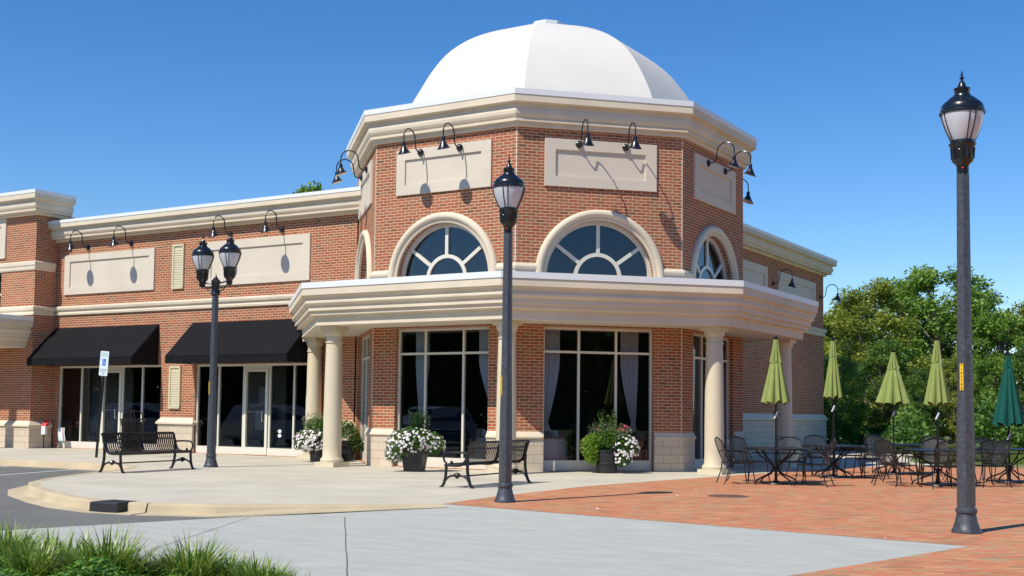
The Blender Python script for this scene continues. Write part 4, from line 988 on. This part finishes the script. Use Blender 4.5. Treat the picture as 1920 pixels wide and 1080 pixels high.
mb = MB(); mb.box(-.012,-.012,0,.012,.012,.5); mb.build('post', 'iron', mk)
mb = MB(); mb.box(-.075,-.05,.46,.075,.05,.74); mb.build('box', 'white', mk)
mb = MB(); mb.face([(-.085,-.055,.74),(.085,-.055,.74),(.085,.07,.74),(-.085,.07,.74)]); mb.face([(-.085,-.055,.741),(.085,-.055,.741),(.115,.09,.93),(-.05,.09,.93)]); mb.face([(-.085,-.055,.741),(-.05,.09,.93),(-.085,.09,.741)]); mb.face([(.085,-.055,.741),(.115,.09,.93),(.085,.09,.741)]); mb.face([(-.05,.09,.93),(.115,.09,.93),(.085,.09,.741),(-.085,.09,.741)]); mb.build('lid', 'red', mk)
ps = empty('paper_poster', (-16.98,-2.56,0), 0, label='curled pale blue paper poster with a red stripe taped low on the left shop window', cat='poster')
mb = MB(); rows = [[(x*.17-.0+.03*math.cos(t*3), -.02*math.sin(t*3.1)-.02*abs(x), .25+.44*t) for x in np.linspace(-1,1,7)] for t in np.linspace(0,1,8)]; mb.grid(rows, smooth=True); sh = mb.build('sheet', 'signw', ps)
mb = MB(); mb.grid([[(p[0],p[1]-.004,p[2]) for p in r[4:6]] for r in rows], smooth=True); mb.build('red_stripe', mat('dull_red_ink', (.45,.05,.08), .6), sh)
# litter bin
g = ground_at(250,852); g = Vector((-13.3,-3.6,0))
d_ = Vector((-710/FPX, 1.0)); q = camg(-708/FPX*36.4, 36.4)
lb = empty('litter_bin', (q.x, q.y, 0), 0, label='black slatted litter bin with a hooped top behind the left bench', cat='litter bin')
mb = MB()
for j in range(26):
    t = 2*math.pi*j/26; c, s = math.cos(t), math.sin(t); mb.tube([(.25*c,.25*s,.06),(.25*c,.25*s,.8),(.29*c,.29*s,1.0),(.31*c,.31*s,1.04)], .013, 5)
for z, r in ((.08,.25),(.8,.25),(1.03,.31)): mb.tube([(r*math.cos(2*math.pi*i/28),r*math.sin(2*math.pi*i/28),z) for i in range(29)], .016, 6)
mb.build('slatted_body', 'iron', lb)
mb = MB(); mb.lathe([(.001,.05),(.22,.05),(.235,.95)], (0,0,0), 20); mb.build('liner', 'iron', lb)
mb = MB()
for a in (R(-31), R(59)): mb.tube([(.24*math.cos(t)*math.cos(a),.24*math.cos(t)*math.sin(a),1.04+.26*math.sin(t)**.6) for t in [math.pi*i/14 for i in range(15)]], .014, 6)
mb.build('hoop', 'iron', lb); lb.scale = (1.2,1.2,1.0)

# ------------------------------------------------------------------ curtains and dining things behind the glass
def curtain(F, x0, x1, tx, tz, zb, label):
    """hangs from x0..x1 at the top, gathered towards tx at tz"""
    mb = MB(); rows = []; N = 40
    for z in np.linspace(3.36, zb, 24):
        k = 0 if z > 2.6 else (2.6-z)/(2.6-tz); k = min(k, 1); k2 = k**1.4
        if z < tz: k2 = 1 - .25*(tz-z)/(tz-zb+.01)
        a = x0+(tx-(.06)-x0)*k2; b = x1+(tx+.06-x1)*k2
        rows.append([F.T(a+(b-a)*j/N, -.42+.03*math.sin(j*1.15+z*.3), z) for j in range(N+1)])
    mb.grid(rows, smooth=True); o = mb.build('curtain', 'curtain'); tag(o, label, 'curtain', 'white curtains in the tower windows'); return o
curtain(FF,-1.33,-.86,-1.2,1.15,.95,'white curtain gathered at the left of the middle tower window'); curtain(FF,.66,1.12,1.0,1.15,.95,'white curtain tied back at the right of the middle tower window')
curtain(FFL,-1.03,-.62,-.85,1.3,1.0,'white curtain hanging at the left of the left front tower window'); curtain(FFL,.85,1.33,1.26,1.5,1.2,'white curtain swept aside at the right of the left front tower window')
curtain(FFR,-1.2,-.7,-1.1,1.1,.9,'grey looking curtain in the tower window behind the right front column')
def dining(F, x, o, label):
    p = F.T(x, o, 0); e = empty('dining_table', p, 0, label=label, cat='table', group='dining tables behind the tower windows')
    mb = MB(); mb.lathe([(.001,.75),(.45,.75),(.47,.72),(.49,.5),(.53,.2)], (0,0,0), 32, mod=lambda t,z: 1+(.05*math.sin(9*t) if z < .7 else 0)); mb.build('tablecloth', 'linen', e)
    mb = MB(); mb.tube([(0,0,0),(0,0,.7)], .05, 8); mb.build('pedestal', 'iron', e)
    return p
for F, x, lab, nl in ((FFL,1.0,'cloth covered table with fan napkins inside the left front tower window','left front'),(FF,-1.0,'cloth covered table with fan napkins inside the middle tower window','middle')):
    p = dining(F, x, -1.0, lab)
    for k, (dx_, dy_) in enumerate(((-.22,-.2),(.2,.05),(-.02,.27))):
        mb = MB(); n = 12; rows = [[(0+.02*((j%2)*2-1), 0, 0) for j in range(n)], [(.13*math.cos(math.pi*j/(n-1)), .03*((j%2)*2-1), .17*math.sin(math.pi*j/(n-1))+.03) for j in range(n)]]
        mb.grid(rows, smooth=False); o = mb.build('folded_napkin', 'linen'); o.location = (p[0]+dx_, p[1]+dy_, .755); o.rotation_euler = (0,0,R(-30)); tag(o, f'pleated napkin standing on the table inside the {nl} tower window', 'napkin', f'napkins on the {nl} window table')
oc = empty('dining_chair', FF.T(-.42,-1.1,0), R(-20), label='dark dining chair with orange slats inside the middle tower window', cat='chair')
mb = MB()
for x in (-.2,.2):
    for y in (-.2,.2): mb.tube([(x,y,0),(x,y,.46)], .018, 6)
mb.build('leg_frame', 'iron', oc); mb = MB(); mb.box(-.22,-.22,.44,.22,.22,.48); mb.build('seat', 'iron', oc)
mb = MB(); mb.box(-.22,-.24,.50,.22,-.22,.56); mb.box(-.22,-.24,.62,.22,-.22,.68); mb.build('back_slats', 'orange', oc)  # plain orange lacquer on both back slats

# ------------------------------------------------------------------ low brick wall
mb = MB(); c = camg(905/FPX*49, 49); 
lw = empty('garden_wall', (c.x,c.y,0), YAW*-1, label='low red brick garden wall with white coping beyond the lawn at the right', cat='wall')
lw.rotation_euler = (0,0,-YAW*1.0-R(6) if False else -YAW-R(8))
mb = MB(); mb.box(0,0,0,8,.25,.42); mb.build('brickwork', 'brick', lw); mb = MB(); mb.box(-.06,-.05,.421,8.06,.30,.56); mb.build('coping', 'white', lw)

# ------------------------------------------------------------------ trees
def make_tree(name, H, W, m_, nclump=70, leaves=9000, lsize=.13, sparse=1.0, low=.18, seed=1):
    global rng
    rng = np.random.default_rng(seed)
    e = empty(name)
    mb = MB(); top = Vector((rng.normal()*.3, rng.normal()*.3, H*.9))
    trunk = [Vector((0,0,0)), Vector((.05,0,H*.2)), Vector((top.x*.4,top.y*.4,H*.5)), top]
    mb.tube(trunk, [H*.018,H*.015,H*.009,.02], 8)
    cl = []
    for i in range(nclump):
        t = low+(1-low)*rng.random(); a = rng.random()*6.283; prof = math.sin(min(1,(t-low*.6)/(1-low*.6))**.8*math.pi*.93)**.75
        rad = W/2*prof*(.35+.65*rng.random()**.5); cl.append((rad*math.cos(a), rad*math.sin(a), H*t*.97, (.35+.35*rng.random())*W*.16))
    for c in cl[::2]:
        t = max(.15, c[2]/H-.22); b = Vector((top.x*t*.7, top.y*t*.7, H*t)); q = Vector(c[:3]); mid = b.lerp(q,.5)+Vector((0,0,-.1)); mb.tube([b, mid, q], [H*.006,H*.004,.012], 5)
    mb.build('trunk', 'bark', e)
    C = []; TN = []
    per = leaves//nclump
    for c in cl:
        n = max(6, int(per*(c[3]/(W*.085))**1.5*sparse)); d = rand_dirs(n); r = c[3]*(.5+.75*rng.random((n,1))); C.append(np.array(c[:3])+d*r*np.array([1.15,1.15,.75])); tt = .25+.5*rng.random(); TN.append(np.clip(tt+.22*rng.normal(size=n), 0, 1))
    C = np.vstack(C); TN = np.concatenate(TN); a, b = leaf_axes(len(C), lsize, flat=.5)
    quads_obj('crown', C, a, b, TN, m_, e); return e
def place_tree(o, u, D, vtop, H, label, group='trees beyond the lawn', rz=0, wide=1):
    q = camg((u-960)/FPX*D, D); z = zpx((q.x,q.y), vtop) if D < 400 else H
    s = z/H; o.location = (q.x,q.y,0); o.scale = (s*wide,s*wide,s); o.rotation_euler = (0,0,rz); tag(o, label, 'tree', group)
tA = make_tree('broadleaf_tree', 10, 7.5, 'leafA', 110, 24000, .115, seed=11, low=.12)
tB = make_tree('broadleaf_tree', 10, 6.5, 'leafB', 100, 22000, .105, seed=12, low=.10)
tC = make_tree('broadleaf_tree', 10, 6.5, 'leafC', 100, 20000, .11, seed=13, low=.08)
tD = make_tree('broadleaf_tree', 10, 5.0, 'leafA', 46, 5200, .13, seed=14, low=.35)
fir = [tA, tB, tC, tD]; seen = set()
TR = [(1,1560,62,592,0,1.0,'yellow green tree top just right of the building corner'),(1,1625,58,532,1.3,1.05,'broad yellowish tree rising left of the tallest green tree'),(0,1685,66,518,.4,.9,'mid green tree between the yellowish tree and the tallest tree'),(0,1765,62,497,2.1,1.0,'tallest green tree, just left of the right lamp post'),(2,1722,70,560,.9,.9,'dark tree filling in below the tallest crown'),(2,1832,64,548,2.9,.8,'dark green crown just right of the lamp post'),(0,1880,58,585,3.7,.95,'green tree above the dark green umbrella'),(1,1925,60,572,.2,.9,'yellow green tree cut by the right edge of the photo'),
(2,1590,70,585,4.1,.9,'dark tree behind the slim lime umbrella'),(2,1660,52,640,5.0,.9,'low dark tree behind the broad lime umbrella'),(1,1790,50,668,.8,.75,'low yellow green tree behind the right lamp post'),(0,1570,50,665,1.9,.8,'low green tree next to the building corner'),(2,1725,49,690,2.2,.7,'small dark tree behind the lime umbrella left of the lamp post'),(0,1860,50,670,4.4,.8,'low green tree between lamp post and dark green umbrella'),(2,1935,49,650,1.0,.8,'low dark tree at the right edge behind the garden wall'),(3,1975,58,560,1.0,1,'thin tree just outside the right edge')]
TR = TR[:15] + [(0,2080,56,600,1.1,1.0,'green tree well outside the right edge of the photo'),(2,2180,60,590,2.6,1.1,'dark tree further outside the right edge of the photo'),(1,2290,57,610,4.0,1.0,'yellow green tree farthest outside the right edge'),(1,2005,52,655,5.2,.85,'low yellow green tree just outside the right edge')]
for k, u, D, vt, rz, wd, lab in TR:
    o = fir[k] if k not in seen else copy_tree(fir[k]); seen.add(k); place_tree(o, u, D, vt, 10, lab, rz=rz, wide=wd)
# distant thin tree behind the left wing
q = camg((600-960)/FPX*56, 56); o = tD
place_tree(tD, 572, 56, 302, 10, 'sparse tree top showing above the left wing roof', 'trees beyond the building', .5, .62)
o = copy_tree(tD); place_tree(o, 640, 58, 296, 10, 'leafy tree top against the tower edge above the left wing', 'trees beyond the building', 2.5, .62)
# undergrowth below the trees
rng = np.random.default_rng(5); n = 46000
uu = rng.uniform(1500, 2350, n); DD = 44+14*rng.random(n); hh = (1.9+1.0*np.sin(uu*.045)+.7*np.sin(uu*.013+1)); base = rng.random(n)
C = np.zeros((n,3))
f_ = np.array(f2); r_ = np.array(r2)
C[:,:2] = np.array([CAM.x,CAM.y]) + DD[:,None]*f_ + (((uu-960)/FPX)*DD)[:,None]*r_
DD = np.where((uu < 1625), np.maximum(DD, 51+5*base), DD); C[:,:2] = np.array([CAM.x,CAM.y]) + DD[:,None]*f_ + (((uu-960)/FPX)*DD)[:,None]*r_
C[:,2] = hh*base**.7*(.55+.45*np.clip((DD-44)/6,0,1))
a, b = leaf_axes(n, .11, flat=.4); tn = np.clip(.5+.4*np.sin(uu*.08+DD)+.2*rng.normal(size=n), 0, 1)
o = quads_obj('undergrowth', C, a, b, tn, 'leafC'); tag(o, 'tangled dark green undergrowth at the foot of the trees', 'undergrowth', kind='stuff')
# lawn blades
n = 16000; uu = rng.uniform(1640, 2050, n); DD = 36+14*rng.random(n)**1.2; C = np.zeros((n,3))
C[:,:2] = np.array([CAM.x,CAM.y]) + DD[:,None]*f_ + (((uu-960)/FPX)*DD)[:,None]*r_
def inside(x, y):   # beyond the paver edge
    return (y > 6.6+.28*(x-8.5)) & (x > 8.0-.0*y)
keep = inside(C[:,0], C[:,1]); C = C[keep]; n = len(C); hgt = .05+.07*rng.random(n); C[:,2] = hgt*.9
A = np.zeros((n,3)); A[:,2] = hgt; A[:,:2] = rng.normal(size=(n,2))*.03; B = rand_dirs(n)*.02; B[:,2] = 0
o = quads_obj('lawn_grass', C, A, B, rng.random(n), 'lawnblade'); tag(o, 'rough sunlit lawn grass beyond the brick plaza', 'grass', kind='stuff')
# woodland added out of view so the shop windows mirror dark foliage
n = 90000; an = rng.uniform(R(170), R(370), n); rr = 85+12*rng.random(n); C = np.zeros((n,3)); C[:,0] = 0+rr*np.cos(an+R(0)); C[:,1] = -15+rr*np.sin(an)*1.0
hm = 14+1.5*np.sin(an*23)+1.0*np.sin(an*57); C[:,2] = hm*rng.random(n); a, b = leaf_axes(n, .8, flat=.3)
keep = C[:,1] < 0; o = quads_obj('woodland', C[keep], a[keep], b[keep], rng.random(keep.sum()), 'leafC'); tag(o, 'distant woodland added unseen behind the viewer for dark reflections in the windows', 'wood', kind='stuff')

C = np.array([list(ground_at(u_, v_))[:2]+[.012] for u_, v_ in [(1265,921),(1270,930),(1305,918),(1315,923),(1450,943),(1455,948),(1562,930),(1545,937),(1484,977),(1395,977),(1120,955),(1570,990),(1700,985),(1380,926),(1660,1010)]])
a = np.zeros((len(C),3)); a[:,:2] = rng.normal(size=(len(C),2))*.011; b = np.zeros_like(a); b[:,0] = -a[:,1]; b[:,1] = a[:,0]; b[:,2] = .008
o = quads_obj('litter', C, a, b, rng.random(len(C)), 'petal'); tag(o, 'scattered pale specks of fallen petals on the brick plaza', 'litter', kind='stuff')
# ------------------------------------------------------------------ foreground bed
rng = np.random.default_rng(21)
bedc = camg(-2.1, 7.5)
def bed(lat, dep): return camg(lat, dep)
pl = [(-4.4,6.2),(-1.0,6.2),(-1.05,7.9),(-1.7,8.35),(-3.0,8.6),(-4.4,8.7)]
mb = MB(); P = [bed(*q) for q in pl]; 
sheet('planting_bed', [tuple(p) for p in P], .0, 'soil')
mb = MB(); sweep(mb, [tuple(p) for p in P], [(0,.002),(.0,-.14)], True); tag(mb.build('bed_kerb', 'curb'), kind='structure')
def tuft(lat, dep, h, n, label, spread=.50, seed=0):
    r_g = np.random.default_rng(seed); q = bed(lat, dep); mb_v = []; fs = []; tint = []
    for i in range(n):
        a = r_g.random()*6.283; L = h*(.42+.45*r_g.random()); bx, by = r_g.normal(size=2)*.045; wd = .0064+.0045*r_g.random()
        sx, sy = -math.sin(a)*wd, math.cos(a)*wd; pts = []; k = 10; th = .05+.55*r_g.random()**1.2; bend = .35+1.9*r_g.random(); rad = 0; z = 0
        for j in range(k):
            t = j/(k-1); w_ = (1-t**2.6)*(.6+.4*min(1,t*4)); cx, cy = bx+math.cos(a)*rad, by+math.sin(a)*rad
            pts.append(((cx-sx*w_, cy-sy*w_, z), (cx+sx*w_, cy+sy*w_, z))); q_a = th+bend*t*t; rad += L/(k-1)*math.sin(q_a); z += L/(k-1)*math.cos(q_a)
        i0 = len(mb_v); tt = r_g.random()
        for p, q_ in pts: mb_v.extend([p, q_]); tint.extend([min(1,tt*.7+.3*random.random())]*2)
        for j in range(k-1): fs.append((i0+2*j, i0+2*j+1, i0+2*j+3, i0+2*j+2))
    me = bpy.data.meshes.new('ornamental_grass'); me.from_pydata(mb_v, [], fs); me.update(); at = me.attributes.new('tint','FLOAT','POINT'); at.data.foreach_set('value', tint)
    me.materials.append(M['blade']); me.polygons.foreach_set('use_smooth', [True]*len(fs)); o = bpy.data.objects.new('ornamental_grass', me); COL.objects.link(o); o.location = (q.x, q.y, .06)
    tag(o, label, 'grass plant', 'strappy grass clumps in the planting bed'); return o
TF = [(25,970,7.9,.62,'tall grass clump at the left edge of the planting bed'),(120,990,7.7,.55,'grass clump second from the left edge, behind low leaves'),(215,985,7.4,.60,'large arching grass clump left of centre in the planting bed'),(300,1030,7.6,.48,'shorter grass clump between the two larger ones in the bed'),(372,1000,7.5,.55,'dense grass clump right of centre in the planting bed'),(500,1040,7.4,.48,'rightmost grass clump low at the bottom of the photo'),(440,1035,7.55,.46,'small grass clump between the dense clump and the rightmost one'),(175,1010,7.3,.5,'near grass clump in front of the large arching one'),(70,1000,7.3,.5,'near grass clump at the left in front of the tall one'),(-40,985,7.6,.6,'grass clump cut off by the left edge of the photo'),(560,1075,7.35,.36,'small grass tips at the right end of the planting bed')]
for i, (u, v, D, h, lab) in enumerate(TF):
    lat = (u-960)/FPX*D; z = zpx(tuple(bed(lat, D)), v); tuft(lat, D, max(.3, (z-.06)*1.3), 900 if h > .45 else 600, lab, seed=i+3)
n = 26000; lat = rng.uniform(-4.0,-1.1,n); dep = 6.7+1.35*rng.random(n); hz = .425+.03*np.sin(lat*5+1)+.04*np.sin(lat*11+dep*4) - .13*np.clip((lat+2.4),0,1.4) - .7*np.clip(dep-7.7,0,1)
zz = hz*(.35+.65*rng.random(n)**.45); C = np.zeros((n,3)); C[:,:2] = np.array([CAM.x,CAM.y]) + dep[:,None]*f_ + lat[:,None]*r_; C[:,2] = zz
a, b = leaf_axes(n, .019, flat=.9); o = quads_obj('groundcover', C, a, b, rng.random(n), 'cover_leaf'); tag(o, 'dense glossy small leaved groundcover filling the planting bed', 'groundcover', kind='stuff')

# ------------------------------------------------------------------ parked cars (seen mirrored in the shop glass)
CARM = {}
def make_car(col, name='parked_car'):
    e = empty(name); body = mat(name+'_paint', col, .3, coat=.8)
    L, Wd = 2.35, .93
    side = [(-2.35,.42),(-2.33,.75),(-2.25,.95),(-1.45,1.04),(-1.15,1.12),(-.55,1.62),(-.2,1.72),(1.2,1.74),(1.9,1.66),(2.2,1.10),(2.33,.95),(2.35,.45),(2.2,.30),(-2.2,.30)]
    mb = MB(); rows = []
    for y, k, zi in ((-Wd,.90,0),(-Wd*.99,1,0),(0,1.0,.02),(Wd*.99,1,0),(Wd,.90,0)):
        row = []
        for x, z in side:
            yy = y*(.80 if z > 1.5 else (.95 if z > 1.05 else 1)); row.append((x*(1 if abs(y) < .92 else .995), yy, z+zi*(z > .9)))
        rows.append(row)
    mb.grid(rows, True, True); mb.face([r for r in rows[0]]); mb.face(rows[-1][::-1]); mb.build('body', body, e)
    for s in (-1,1):
        mb = MB(); w_ = [(-1.0,1.10),(-.5,1.55),(-.1,1.64),(1.2,1.66),(1.8,1.60),(1.95,1.12)]
        mb.face([(x, s*(Wd*(.80 if z > 1.5 else .955)+.012), z) for x, z in w_]); mb.build('window', 'tintglass', e)
        for x in (-1.45,1.42):
            mb = MB(); mb.tube([(x,s*.72,.36),(x,s*.95,.36)], .36, 24); wh = mb.build('wheel', 'tyre', e); mb = MB(); mb.tube([(x,s*.9,.36),(x,s*.958,.36)], .22, 16); mb.build('rim', 'chrome', wh)
        mb = MB(); mb.box(-2.36,s*.55-.14,.72,-2.28,s*.55+.14,.86); mb.build('headlight', 'white', e)
    mb = MB(); mb.face([(-1.1,-.80,1.15),(-1.1,.80,1.15),(-.58,.72,1.62),(-.58,-.72,1.62)][::-1]); mb.build('windscreen', 'tintglass', e)
    return e
M['tintglass'] = mat('car_glass', (.01,.012,.014), .05)
cars = [((-24.6,-12.6),R(97),(.55,.56,.58),'silver estate car parked nearest the shop kerb, outside the frame'),((-28.2,-12.4),R(92),(.02,.03,.06),'dark blue car parked beside the silver one'),((-20.6,-20.5),R(-90),(.12,.12,.13),'dark grey car parked across the lane'),((-14,-24),R(-88),(.5,.5,.5),'light grey car parked furthest right across the lane'),((-17.6,-13.4),R(95),(.62,.63,.64),'pale silver car parked in the bay nearest the left bench, outside the frame')]
for (x,y), rz, colr, lab in cars:
    e = make_car(colr); e.location = (x,y,-.145); e.rotation_euler = (0,0,rz); tag(e, lab, 'car', 'cars in the car park')
